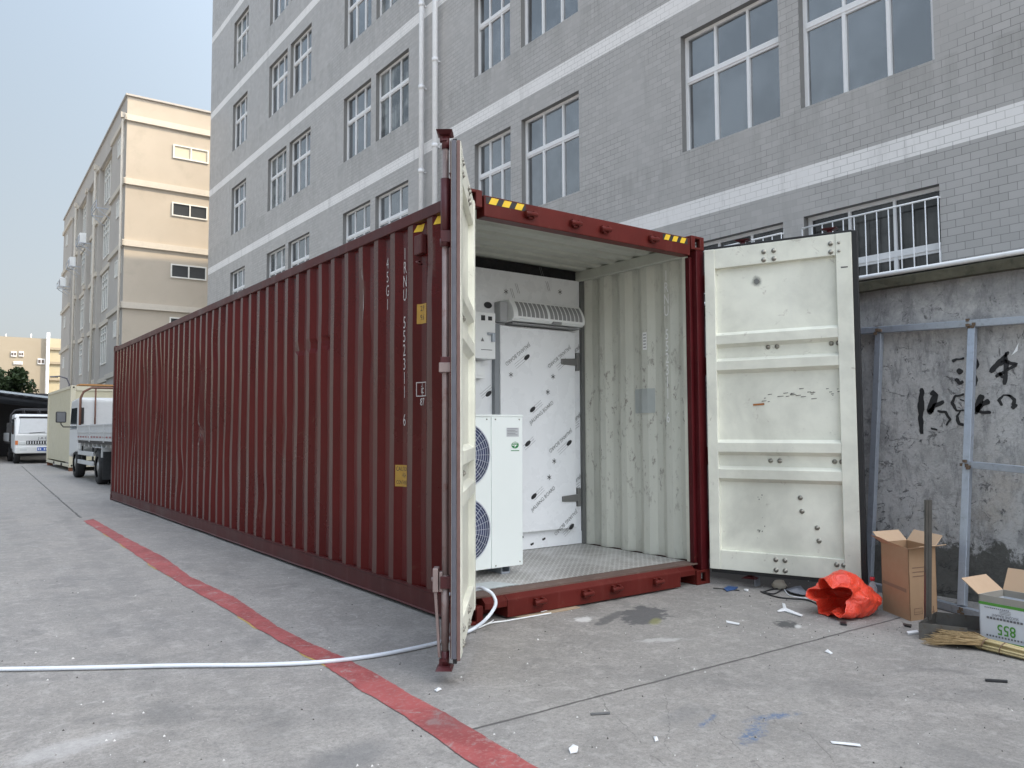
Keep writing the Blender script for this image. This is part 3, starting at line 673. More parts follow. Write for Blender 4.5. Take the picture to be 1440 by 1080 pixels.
    # locking cams on header and sill
    for zc, xs_, sg in ((2.79, (.56, .98, 1.28, 1.80), -1), (.088, (.62, 1.06, 1.35, 1.80), 1)):
        for x in xs_:
            m = MB(); m.cyl((x-.05, -.03, zc), (x+.05, -.03, zc), .016, 10); m.box((x-.04, -.035, zc-.022), (x-.018, .001, zc+.026)); m.box((x+.018, -.035, zc-.022), (x+.04, .001, zc+.026)); m.box((x-.018, -.022, zc-.03), (x+.018, .001, zc-.008))
            m.build('cam_keeper', M['redbright'], t, bevel=.003)
    # hazard stripes on the header
    for x0, x1, xs2, ww in ((.19, .53, (.21, .32, .43), .062), (W-.51, W-.21, (1.94, 2.035, 2.13), .055)):
        m = MB(); m.quad((x0, -.002, 2.81), (x1, -.002, 2.81), (x1, -.002, 2.858), (x0, -.002, 2.858)); m.cur = 1
        for x in xs2: m.quad((x, -.0035, 2.811), (x+ww, -.0035, 2.811), (x+ww+.025, -.0035, 2.857), (x+.025, -.0035, 2.857))
        m.build('hazard_strip', [M['ink'], M['yellow']], t, fixn=False)
    # ---- markings that follow the corrugation
    def on(y, z, e=.003): return (XS+corr(y)+dent(y, z)-e, y+shift(y, z), z)
    def tx(mb, s_, yc, zc, size, sq=.8, bold=.0): add_text(mb, s_, size, lambda u, v: on(yc-u, zc+v), sq, bold)
    m = MB()
    for i, ch in enumerate('IRNU 552311 6'):
        if ch != ' ': tx(m, ch, .868, 2.60-i*.1045, .13, .62, -.004)
    m.build('serial_number', M['lett'], t, fixn=False)
    m = MB()
    for i, ch in enumerate('45G1'): tx(m, ch, 1.146, 2.575-i*.108, .125, .6, -.006)
    m.build('size_code', M['lett'], t, fixn=False)
    m = MB()
    def rect(mb, y0, y1, z0, z1, e=.0025):
        q = MB(); ys = [y0+(y1-y0)*i/24 for i in range(25)]
        mb.add([on(y, z, e) for z in (z0, z1) for y in ys], [(i, i+1, 26+i, 25+i) for i in range(24)])
    rect(m, .552, .655, 2.045, 2.19); m.build('height_plate', M['plate'], t, fixn=False)
    m = MB(); tx(m, '2.9', .605, 2.155, .055, .75, .004); tx(m, '9.6', .605, 2.09, .055, .75, .004); m.build('height_figures', M['ink'], t, fixn=False)
    m = MB(); tx(m, 'ic', .603, 1.565, .085, .75); tx(m, '87', .603, 1.475, .075, .75)
    rect(m, .553, .66, 1.615, 1.621); rect(m, .553, .66, 1.517, 1.523); rect(m, .655, .66, 1.521, 1.617); rect(m, .604, .608, 1.521, 1.617); rect(m, .553, .557, 1.521, 1.617)
    m.build('approval_mark', M['lett'], t, fixn=False)
    m = MB(); rect(m, .83, .955, .855, 1.015); m.build('caution_sticker', M['plate'], t, fixn=False)
    m = MB(); tx(m, 'CAUTION', .885, .985, .045, .62, .004); tx(m, 'HIGH', .872, .937, .042, .62, .004); tx(m, 'CONTAINER', .888, .885, .04, .5, .004); m.build('caution_lettering', M['ink'], t, fixn=False)
    m = MB()
    def par(y0, y1, z0, z1, sk):
        ys = [y0+(y1-y0)*i/12 for i in range(13)]; vs = []
        for z, s2 in ((z0, 0), (z1, -sk)): vs += [on(y+s2, z, .003) for y in ys]
        m.add(vs, [(i, i+1, 14+i, 13+i) for i in range(12)])
    for q in ((.60, .68, 2.725, 2.775, .03), (.35, .40, 2.725, 2.782, .03)): m = MB(); par(*q); m.build('hazard_stripe', M['yellow'], t, fixn=False)
    # ventilator housing, lashing loop
    m = MB(); m.box((XS-.012, .545, 2.545), (XS+.036, .655, 2.69)); m.build('vent', M['redrail'], t, bevel=.008)
    m = MB(); m.tube([(XS+.01, .60, 2.50), (XS-.02, .60, 2.49), (XS-.02, .57, 2.475), (XS+.01, .57, 2.47)], .008, 6); m.build('lashing_ring', M['redrail'], t)
    m = MB(); 
    for i in range(9): pass
    m.add([on(1.53+.010*math.sin(k*.5), 2.62-k*.035, .005) for k in range(14)]+[on(1.53+.010*math.sin(k*.5)+.016*math.sin(k*.24), 2.62-k*.035, .005) for k in range(14)], [(i, i+1, 15+i, 14+i) for i in range(13)])
    m.build('scrape', M['lett'], t, fixn=False)
    # markings inside on the right wall
    def on2(y, z, e=.012): return (W-XS-.006-corr(y-.072)-e, y, z)
    m = MB()
    for i, ch in enumerate('IRNU 552311 6'):
        if ch != ' ': add_text(m, ch, .13, lambda u, v: on2(.38+u*-1, 2.62-i*.104+v, .007), .62, .004)
    m.build('inner_serial_number', M['lettin'], t, fixn=False)
    m = MB(); m.add([on2(.62+.05*k/4, z, .011) for z in (1.99, 2.15) for k in range(5)], [(i, i+1, 6+i, 5+i) for i in range(4)]); m.build('notice_sticker', M['lettin'], t, fixn=False)
    m = MB()
    for k in range(5): m.quad(on2(.628, 2.01+k*.028, .0125), on2(.66, 2.01+k*.028, .0125), on2(.66, 2.018+k*.028, .0125), on2(.628, 2.018+k*.028, .0125))
    m.build('notice_print', M['inkgrey'], t, fixn=False)
    pg = mat('repair_patch_paint', (.40, .43, .42), .5, var=.15, nsc=9)
    m = MB(); ys = [.56+.25*k/20 for k in range(21)]; m.add([on2(y, z, .009) for z in (1.42, 1.64) for y in ys], [(i, i+1, 22+i, 21+i) for i in range(20)]); m.build('repair_patch', pg, t, fixn=False)
    return t
CT = container()

# ---------------- doors (parts of the container); local frame: x along leaf from hinge, y = thickness (outer face at y=0, inner at +TH), z up
def door(hinge, ang, side):
    # side 'R': leaf direction from hinge; inner face normal = rotate direction
    Zl, Zh = .132, 2.772; WD = 1.15; TH = .052
    T = Matrix.Translation(hinge) @ Matrix.Rotation(ang, 4, 'Z')
    sg = -1 if side == 'R' else 1      # inner face towards +y*sg
    def P(x, y, z): return T @ Vector((x, y*sg, z))
    class DM(MB):
        def add(s, vs, fs, smooth=None): return MB.add(s, [P(*v) for v in vs], fs, smooth)
    fr = .115
    m = DM()
    # frame members
    m.box((.0, 0, Zl), (fr*.75, TH, Zh)); m.box((WD-fr, 0, Zl), (WD, TH, Zh)); m.box((fr*.75, .004, Zh-.165), (WD-fr, TH-.006, Zh)); m.box((fr*.75, .004, Zl), (WD-fr, TH-.006, Zl+.155))
    m.cur = 0
    d = m.build('cargo_door', [M['cream']], CT, bevel=.004, label=('left' if side == 'L' else 'right')+' cargo door swung open')
    m = DM()
    # pressed panel: inner surface profile (depth as y) along z, ribs come forward to the viewer
    lo, hi = .012, TH-.002
    prof = [(Zl+.155, lo)]
    for a, b in ((.865, .965), (1.08, 1.18), (1.75, 1.85), (1.965, 2.065)):
        prof += [(a-.022, lo if a in (.865, 1.75) else lo+.0), (a+.008, hi), (b-.02, hi), (b+.006, lo)]
    prof += [(Zh-.165, lo)]
    xs = [fr*.75+(WD-fr*1.75)*i/10 for i in range(11)]
    vs = [(x, y+noise.noise(Vector((x*4, z*3, ang)))*.003, z) for z, y in prof for x in xs]; n = 11
    m.add(vs, [(j*n+i, j*n+i+1, (j+1)*n+i+1, (j+1)*n+i) for j in range(len(prof)-1) for i in range(n-1)])
    m.cur = 1; vs = [(x, y-.006, z) for z, y in prof for x in xs]; m.add(vs, [(j*n+i, (j+1)*n+i, (j+1)*n+i+1, j*n+i+1) for j in range(len(prof)-1) for i in range(n-1)])
    m.build('door_panel', [M['cream'], M['red']], d, fixn=False)
    # outer skin of frame members in maroon, 2 mm proud
    m = DM(); m.box((0, -.003, Zl+.002), (.09, .0, Zh-.002)); m.box((WD-.115, -.003, Zl+.002), (WD, .0, Zh-.002)); m.box((.09, -.003, Zh-.16), (WD-.115, .0, Zh-.002)); m.box((.09, -.003, Zl+.002), (WD-.115, .0, Zl+.15))
    m.build('door_outer_skin', M['redbright'], d)
    # rubber gasket round the free edge, top and bottom
    if side == 'R':
        m = DM(); m.box((WD+.001, .002, Zl-.03), (WD+.04, TH-.008, Zh+.012)); m.box((WD+.001, -.02, Zl-.02), (WD+.028, .002, Zh+.01)); m.box((.01, .002, Zh+.001), (WD+.001, TH-.012, Zh+.02)); m.box((.01, .002, Zl-.03), (WD+.001, TH-.014, Zl-.001))
        m.build('gasket', M['rubber'], d, bevel=.004)
    else:
        m = DM(); m.box((WD+.001, .004, Zl), (WD+.012, .028, Zh)); m.build('gasket', M['rubgrey'], d, bevel=.003)
        m = DM(); m.box((WD+.001, .030, Zl-.01), (WD+.010, TH-.004, Zh)); m.build('edge_strip', mat('worn_brown_edge', (.15, .085, .075), .5, var=.35, nsc=12, dirt=.5, dcol=(.10, .03, .025)), d, bevel=.003)
        m = DM(); m.box((.02, .01, Zl-.025), (WD+.001, .03, Zl-.001)); m.box((.02, .01, Zh+.001), (WD, .03, Zh+.01)); m.build('gasket', M['rubber'], d)
    # hinges
    for z in (.35, 1.05, 1.8, 2.5):
        m = DM(); m.box((-.012, -.012, z-.05), (.07, -.0035, z+.05)); m.cyl((-.014, -.016, z-.075), (-.014, -.016, z+.075), .015, 10); m.build('hinge', M['redbright'], d, bevel=.002)
    # lock rods with bearings, cams, handles on the outer face
    for xr in ((.98, .30) if side == 'R' else (1.08, .38)):
        m = DM(); yo = -.035
        m.cyl((xr, yo, Zl+.02), (xr, yo, Zh-.02), .017, 12)
        rod = m.build('lock_rod', M['rod'], d)
        for zz, s2 in ((Zl, -1), (Zh, 1)):
            m = DM()
            m.cyl((xr, yo, zz-s2*.02), (xr, yo, zz+s2*.06), .021, 10); m.hexa([(xr-.03, yo-.03, zz+s2*.050), (xr+.03, yo-.03, zz+s2*.050), (xr+.03, yo+.028, zz+s2*.050), (xr-.03, yo+.028, zz+s2*.050), (xr-.062, yo-.045, zz+s2*.066), (xr+.062, yo-.045, zz+s2*.066), (xr+.062, yo+.04, zz+s2*.066), (xr-.062, yo+.04, zz+s2*.066)]); m.box((xr-.014, yo-.03, zz+s2*.02), (xr+.014, yo+.012, zz+s2*.052)); m.box((xr-.03, yo-.016, zz+s2*.018), (xr+.03, yo+.01, zz+s2*.028))
            m.build('cam_end', M['rodred'], d)
        m = DM(); m.cyl((xr, yo, Zh-.54), (xr, yo, Zh-.50), .03, 12); m.cyl((xr, yo, Zh-.52), (xr, yo, Zh-.18), .026, 12); m.build('rod_sleeve', M['rodred'], d)
        m = DM(); m.cyl((xr, yo, Zl+.06), (xr, yo, Zl+.40), .0215, 12); m.build('rod_sleeve', M['rod'], d)
        for z in (.50, 1.62, 2.28): m = DM(); m.box((xr-.035, yo-.022, z-.03), (xr+.035, -.003, z+.03)); m.build('rod_guide', M['rodred'], d, bevel=.002)
        if side == 'L' and xr > 1:
            m = DM(); m.box((xr-.04, yo-.03, 1.57), (xr+.04, -.003, 1.62)); m.build('rod_bracket', M['rod'], d, bevel=.003)
            m = DM(); m.box((xr-.03, yo-.03, .45), (xr+.02, yo-.012, .55)); m.build('handle_hub', M['rod'], d, bevel=.003)
            m = DM(); m.hexa([(xr-.02, yo-.036, .12), (xr+.012, yo-.036, .12), (xr+.012, yo-.022, .12), (xr-.02, yo-.022, .12), (xr-.022, yo-.058, .46), (xr+.016, yo-.058, .46), (xr+.016, yo-.042, .46), (xr-.022, yo-.042, .46)])
            m.box((xr-.045, yo-.062, .45), (xr+.03, yo-.034, .57)); m.cyl((xr-.01, yo-.072, .51), (xr-.01, yo-.034, .51), .012, 10); m.build('door_handle', M['rod'], d, bevel=.004)
    # bolts on the inner face
    bl = [(x, z) for x in (.49, .57) for z in (2.70, 2.635)]+[(x, z) for x in (1.0, 1.06) for z in (2.70, 2.635)]
    bl += [(.50, 1.93), (.57, 1.93), (.98, 1.93), (1.03, 1.93), (.50, 1.02), (.57, 1.02), (.98, 1.02), (1.03, 1.02), (.72, .735), (.73, .63), (.84, .51), (.85, .41)]
    bl += [(x, z) for x in (.53, .60) for z in (.245, .165)]+[(x, z) for x in (.98, 1.03) for z in (.245, .165)]
    first = None
    for x, z in bl:
        yb = (TH-.006) if (z > 2.6 or z < .29) else lo
        if first is None or True:
            m = DM(); m.cyl((x, yb, z), (x, yb+.005, z), .019, 12); m.cyl((x, yb+.005, z), (x, yb+.015, z), .013, 10, .007); m.build('bolt', M['steel'], d)
    if side == 'R':
        m = DM()
        for k in range(26):
            x = .42+.62*random.random(); z = 1.52+.03*random.gauss(0, .6)+(x-.4)*.05; l = random.uniform(.01, .05); m.quad((x, lo+.0035, z), (x+l, lo+.0035, z+.004), (x+l, lo+.0035, z+.008), (x, lo+.0035, z+.006))
        for k in range(12): x = .37+.07*random.random(); z = .38+.36*random.random(); l = random.uniform(.003, .009); m.quad((x, lo+.0035, z), (x+l, lo+.0035, z), (x+l*.7, lo+.0035, z+l*1.4), (x, lo+.0035, z+l))
        m.quad((WD-.08, TH+.001, 2.50), (WD-.03, TH+.001, 2.50), (WD-.03, TH+.001, 2.51), (WD-.08, TH+.001, 2.512))
        m.build('scuff_marks', mat('scuff', (.12, .12, .11), .7), d, fixn=False)
        sm = N('door_smudge'); sm_c = FD(1066, 402, 6.15)
        q = sm.node('ShaderNodeVectorMath', operation='DISTANCE'); sm.put(q.inputs[0], sm.P); cc = T @ Vector((.42, sg*lo, 2.47)); q.inputs[1].default_value = cc
        msk = sm.ramp(sm.m2('ADD', q.outputs['Value'], sm.m2('MULTIPLY', sm.m2('SUBTRACT', sm.noise(sm.P, 16, 5, .7), .5), .06)), .0, .055, .85, 0.)
        sm.fin((.16, .165, .16), .6); sm.put(sm.b.inputs['Alpha'], msk)
        m = DM(); m.quad((.34, lo+.003, 2.39), (.50, lo+.003, 2.39), (.50, lo+.003, 2.55), (.34, lo+.003, 2.55)); m.build('smudge', sm.m, d, fixn=False)
        m = DM(); m.quad((.37, lo+.0035, 1.46), (.46, lo+.0035, 1.465), (.46, lo+.0035, 1.48), (.37, lo+.0035, 1.475)); m.build('rust_mark', mat('rust_orange', (.35, .13, .04), .8), d, fixn=False)
    return d
# right leaf: hinge at the right post, swung out past 90 degrees; left leaf likewise
door(Vector((2.435, -.022, 0)), math.atan2(-1.085, .425), 'R')
door(Vector((.02, -.03, 0)), R(232.5), 'L')

# ================================================================== COLD ROOM INSIDE
YP = 1.50
def coldroom():
    t = thing('insulated_panel_wall', 'white insulated panel wall with printed film and a flush door inside the container', 'panel wall', (1.2, YP, .17))
    m = MB(); m.box((.06, YP, .17), (2.345, YP+.1, 2.742)); m.build('panel', M['film'], t, bevel=.002)
    m = MB(); m.box((2.347, YP-.03, .17), (2.40, YP+.1, 2.75)); m.build('edge_channel', mat('dark_grey_channel', (.14, .145, .14), .5), t)
    m = MB(); m.box((.05, YP+.02, 2.745), (2.39, YP+.06, 2.84)); m.build('dark_gap', M['dark'], t)  # black strip standing in for the shade in the gap above the panel
    m = MB(); m.box((.06, YP-.004, .171), (2.347, YP-.001, .29)); m.build('base_trim', M['film'], t)
    m = MB(); m.box((1.34, YP-.06, .335), (2.235, YP-.002, 2.225)); d = m.build('cold_room_door', M['film'], t, bevel=.006)
    m = MB(); m.box((1.285, YP-.05, .335), (1.338, YP-.002, 2.235)); m.build('door_jamb', mat('jamb_grey', (.25, .27, .29), .5), t)
    for z in (1.93, .62):
        m = MB(); m.hexa([(2.05, YP-.078, z-.028), (2.24, YP-.078, z-.036), (2.24, YP-.06, z-.036), (2.05, YP-.06, z-.028), (2.05, YP-.078, z+.022), (2.24, YP-.078, z+.034), (2.24, YP-.06, z+.034), (2.05, YP-.06, z+.022)])
        m.box((2.24, YP-.08, z-.085), (2.275, YP-.002, z+.09)); m.box((2.275, YP-.05, z-.06), (2.30, YP-.002, z-.03)); m.box((2.275, YP-.05, z+.03), (2.30, YP-.002, z+.06))
        m.build('hinge', mat('dull_hinge_steel', (.20, .20, .195), .45, .4), d, bevel=.004)
    # printed film: emblem ovals, lettering, asterisks
    ink = MB(); gr = MB()
    def fp(x, z, on_door): return (YP-.0625) if on_door else (YP-.0055 if z < .29 else YP-.003)
    def cluster(px, py, dx, flip, door_=True, oval=(0, 0), txt=True):
        y = fp(0, 1, door_); c = FY(px, py, YP-(.06 if door_ else 0)); a = R(36)
        if txt: add_text(ink, 'JIALIANG BOARD', .052, lambda u, v: (c.x+u, y, c.z+v), .85, -.012, a+(math.pi if flip else 0))
        ca, sa = math.cos(a), math.sin(a)
        for k in range(3):
            o = (-.055-.022*k)*(-1 if not flip else 1)*(1 if not flip else 1)
            if flip: o = -.055-.022*k
            else: o = .055+.022*k
            for sgm in ((-.09, .06),):
                p = [(sgm[0], o), (sgm[1], o), (sgm[1], o+.0025), (sgm[0], o+.0025)]
                gr.quad(*[(c.x+u*ca-v*sa, y, c.z+u*sa+v*ca) for u, v in p])
        if oval is not None:
            e = FY(oval[0], oval[1], YP-(.06 if door_ else 0)); n = 16; ink.add([(e.x+(.038*math.cos(q)*ca-.020*math.sin(q)*sa), y-.0005, e.z+(.038*math.cos(q)*sa+.020*math.sin(q)*ca)) for q in [2*math.pi*k/n for k in range(n)]], [tuple(range(n))])
    def star(px, py, door_=True):
        c = FY(px, py, YP-(.06 if door_ else 0)); y = fp(0, 1, door_)-.0005
        for k in range(3):
            a = R(30+60*k); dx, dz = math.cos(a)*.026, math.sin(a)*.026; nx, nz = -math.sin(a)*.0028, math.cos(a)*.0028
            ink.quad((c.x-dx-nx, y, c.z-dz-nz), (c.x+dx-nx, y, c.z+dz-nz), (c.x+dx+nx, y, c.z+dz+nz), (c.x-dx+nx, y, c.z-dz+nz))
    q = lambda x, y: (640+x/4.32, 350+y/4.32)
    q2 = lambda x, y: (640+x/4.32, 570+y/4.32)
    cluster(*q(380,640), 0, True, True, q(435,658)); cluster(*q(632,655), 0, True, True, None); cluster(*q(525,995), 0, False, True, q(470,975))
    cluster(*q2(640,215), 0, True, True, q2(692,228)); cluster(*q2(535,568), 0, False, True, q2(478,552)); cluster(*q2(672,712), 0, True, True, q2(706,737)); cluster(*q2(432,185), 0, True, True, q2(441,232), txt=False)
    cluster(*q(222,905), 0, False, False, q(202,880), txt=False); cluster(*q(480,505), 0, False, False, None, txt=False)
    for s_ in (q(338,765), q(594,777), q(563,870), q2(601,339), q2(571,437)): star(*s_)
    for s_ in (q(308,260), q(636,262)): star(*s_, door_=False)
    e = FY(*q(198,342), YP); n = 16; ink.add([(e.x+.045*math.cos(k*.3927), YP-.004, e.z+.03*math.sin(k*.3927)) for k in range(16)], [tuple(range(16))])
    for k, (x, z) in enumerate(((1.86, .235), (1.60, .27), (1.72, .2))):
        ink.quad((x, YP-.0055, z), (x+.035, YP-.0055, z+.012), (x+.03, YP-.0055, z+.03), (x-.01, YP-.0055, z+.018))
    for (px, py) in (q(380,270), q(565,255), q(350,300), q(525,165)):
        c = FY(px, py, YP)
        for j in range(2): gr.quad((c.x+.02*j, YP-.003, c.z), (c.x+.02*j+.004, YP-.003, c.z), (c.x+.02*j-.03, YP-.003, c.z+.09), (c.x+.02*j-.034, YP-.003, c.z+.09))
    # film print on the strip right of the door
    for z in (2.05, 1.38, .78):
        add_text(ink, 'JIALIANG', .05, lambda u, v: (2.29+u*.9, YP-.003, z+v), .7, 0, R(36)+math.pi)
        for k in range(3): gr.quad((2.245, YP-.003, z-.07-.025*k), (2.33, YP-.003, z-.02-.025*k), (2.33, YP-.003, z-.016-.025*k), (2.245, YP-.003, z-.066-.025*k))
    ink.build('film_print', M['ink'], t, fixn=False); gr.build('film_rules', M['inkgrey'], t, fixn=False)
coldroom()
def air_curtain():
    t = thing('air_curtain', 'white curved air curtain unit mounted above the cold room door', 'air curtain', (1.85, YP-.1, 2.25))
    x0, x1 = 1.40, 2.255; n = 10; pr = []
    for i in range(n+1):
        a = i/n; pr.append((YP-.10-.085*math.sin(a*1.7+.12), 2.46-.175*a))
    poly = [(YP-.003, 2.46)]+pr+[(YP-.15, 2.262), (YP-.003, 2.25)]
    m = MB(); m.prism(poly, 0, x0, x1); m.build('housing', M['white'], t, bevel=.004)
    s_ = MB(); dk = mat('slot_grey', (.27, .275, .28), .6)
    for k in range(15):
        xa = x0+.05+(x1-x0-.09)*k/15+(0 if k < 7 else .018)
        xb = xa+.040
        for i in range(1, n-1):
            p, q = pr[i], pr[i+1]; s_.quad((xa, p[0]-.0015, p[1]), (xb, p[0]-.0015, p[1]), (xb, q[0]-.0015, q[1]), (xa, q[0]-.0015, q[1]))
    s_.build('intake_slots', dk, t, fixn=False)
    m = MB(); m.box((x0+.02, YP-.14, 2.238), (x1-.02, YP-.02, 2.2495)); m.box((1.86, YP-.19, 2.262), (1.96, YP-.16, 2.282)); m.build('outlet', dk, t)
    m = MB(); m.box((x0-.09, YP-.10, 2.25), (x0-.003, YP-.003, 2.44)); m.build('end_cap', mat('end_cap_grey', (.38, .39, .40), .5), t, bevel=.01)
air_curtain()
def control_box():
    t = thing('control_box', 'white electrical control box with latch and small display beside the air curtain', 'control box', (1.15, YP-.1, 1.95))
    m = MB(); m.box((.86, YP-.16, 1.90), (1.215, YP-.002, 2.31)); m.build('cabinet', M['white'], t, bevel=.006)
    m = MB(); m.box((1.135, YP-.166, 2.24), (1.175, YP-.161, 2.275)); m.box((1.06, YP-.166, 2.235), (1.10, YP-.161, 2.28)); m.build('display', M['ink'], t)
    m = MB(); m.cyl((1.12, YP-.175, 2.12), (1.18, YP-.175, 2.12), .012, 8); m.box((1.165, YP-.19, 2.05), (1.195, YP-.161, 2.13)); m.build('latch', M['galv'], t, bevel=.003)
    m = MB(); m.box((1.06, YP-.1655, 1.975), (1.175, YP-.161, 1.98)); m.add([(1.055, YP-.1645, 2.05), (1.09, YP-.1645, 2.05), (1.072, YP-.1645, 2.085)], [(0, 1, 2)]); m.build('notice', M['inkgrey'], t)
control_box()
m = MB(); m.box((1.05, YP-.08, 1.73), (1.155, YP-.002, 1.83)); m.box((1.07, YP-.083, 1.755), (1.135, YP-.08, 1.805)); m.box((1.07, YP-.05, 1.83), (1.13, YP-.002, 1.88)); m.build('switch_box', M['white'], origin=(1.1, YP, 1.73), bevel=.004, label='small white plastic switch box below the control cabinet', cat='switch box')

def condenser():
    YU = .62; t = thing('condensing_unit', 'tall white outdoor condensing unit with two round fans standing on the container floor', 'air conditioner', (.5, YU+.2, .166))
    x0, x1, z0, z1 = .075, .96, .222, 1.375
    m = MB(); m.box((x0, YU, z0), (.657, YU+.36, z1)); m.box((.663, YU-.0015, z0), (x1, YU+.36, z1)); m.box((.657, YU+.004, z0), (.663, YU+.36, z1)); m.box((x0-.004, YU-.006, z1), (x1+.004, YU+.366, z1+.016)); m.build('casing', M['unit'], t, bevel=.004)
    for z in (1.085, .525):
        cx = .397; m = MB(); m.cyl((cx, YU-.004, z), (cx, YU-.0015, z), .245, 40); f = m.build('fan_opening', mat('fan_blue_dark', (.035, .05, .13), .5), t)
        m = MB()
        for k in range(5):
            a = k*2*math.pi/5; pts = [(cx+math.cos(a+b)*r, YU-.006-.006*c, z+math.sin(a+b)*r) for r, b, c in ((.04, 0, 0), (.21, -.25, 0), (.21, .45, 1), (.04, .6, 1))]; m.add(pts, [(0, 1, 2, 3)])
        m.build('fan_blades', mat('fan_blade_blue', (.06, .075, .16), .4), f, fixn=False)
        m = MB()
        for r in [.045+.0225*i for i in range(9)]+[.246]:
            m.tube([(cx+math.cos(a)*r, YU-.028+.02*(r/.246)**3, z+math.sin(a)*r) for a in [2*math.pi*k/40 for k in range(40)]], .0024 if r < .24 else .005, 5, closed=True)
        for k in range(24):
            a = 2*math.pi*k/24; m.tube([(cx+math.cos(a+.0*r)*r, YU-.028+.02*(r/.246)**3, z+math.sin(a)*r) for r in (.045, .12, .2, .246)], .0022, 4)
        m.build('fan_guard', mat('guard_wire', (.50, .53, .60), .4), f)
    m = MB(); m.quad((.805, YU-.003, 1.22), (.925, YU-.003, 1.22), (.925, YU-.003, 1.29), (.805, YU-.003, 1.29)); m.build('rating_label', mat('label_grey', (.5, .52, .54), .4), t, fixn=False)
    m = MB()
    for k in range(5): m.quad((.812, YU-.0035, 1.232+k*.012), (.912-.02*(k % 2), YU-.0035, 1.232+k*.012), (.912-.02*(k % 2), YU-.0035, 1.236+k*.012), (.812, YU-.0035, 1.236+k*.012))
    m.build('label_lines', M['inkgrey'], t, fixn=False)
    c = (.888, 1.155); n = 28
    m = MB(); m.add([(c[0]+.036*math.cos(2*math.pi*k/n), YU-.003, c[1]+.027*math.sin(2*math.pi*k/n)) for k in range(n)], [tuple(range(n))])
    m.add([(c[0]-.04, YU-.003, 1.108), (c[0]+.04, YU-.003, 1.108), (c[0]+.04, YU-.003, 1.114), (c[0]-.04, YU-.003, 1.114)], [(0, 1, 2, 3)]); m.build('emblem', mat('emblem_green', (.02, .20, .06), .4), t, fixn=False)
    m = MB()
    for z in (1.166, 1.172, 1.177): m.quad((c[0]-.028, YU-.0035, z), (c[0]+.028, YU-.0035, z), (c[0]+.026, YU-.0035, z+.0026), (c[0]-.026, YU-.0035, z+.0026))
    m.quad((c[0]-.03, YU-.0035, 1.152), (c[0]+.02, YU-.0035, 1.152), (c[0]+.02, YU-.0035, 1.157), (c[0]-.03, YU-.0035, 1.157)); m.quad((c[0]-.008, YU-.0037, 1.138), (c[0]+.0, YU-.0037, 1.138), (c[0]+.012, YU-.0037, 1.157), (c[0]+.004, YU-.0037, 1.157)); m.build('emblem_bars', M['lettin'], t, fixn=False)
    for x in (.2, .80):
        m = MB(); m.box((x-.03, YU+.02, .167), (x+.05, YU+.34, .18)); m.box((x-.03, YU+.02, .18), (x-.024, YU+.34, .221)); m.box((x+.044, YU+.02, .18), (x+.05, YU+.34, .221)); m.build('foot', M['galv'], t)
    m = MB()
    for x, z in ((.62, 1.355), (.70, 1.355), (.93, 1.355), (.93, .25), (.70, .24), (.64, 1.085), (.64, .525)): m.cyl((x, YU-.006, z), (x, YU-.002, z), .006, 8)
    m.build('screws', M['steel'], t)
condenser()
m = MB(); m.add([(.12, .21, .1695), (.62, .22, .1695), (.52, .42, .171), (.12, .42, .1695), (.12, .21, .172), (.62, .22, .172), (.52, .42, .1735), (.12, .42, .172)], [(0, 3, 2, 1), (4, 5, 6, 7), (0, 1, 5, 4), (1, 2, 6, 5), (2, 3, 7, 6), (3, 0, 4, 7)])
m.build('plate_offcut', mat('bright_plate', (.52, .56, .57), .35, .4, var=.15, nsc=20), origin=(.3, .3, .17), label='pale bright metal plate offcut lying loose at the left of the container floor', cat='metal plate')

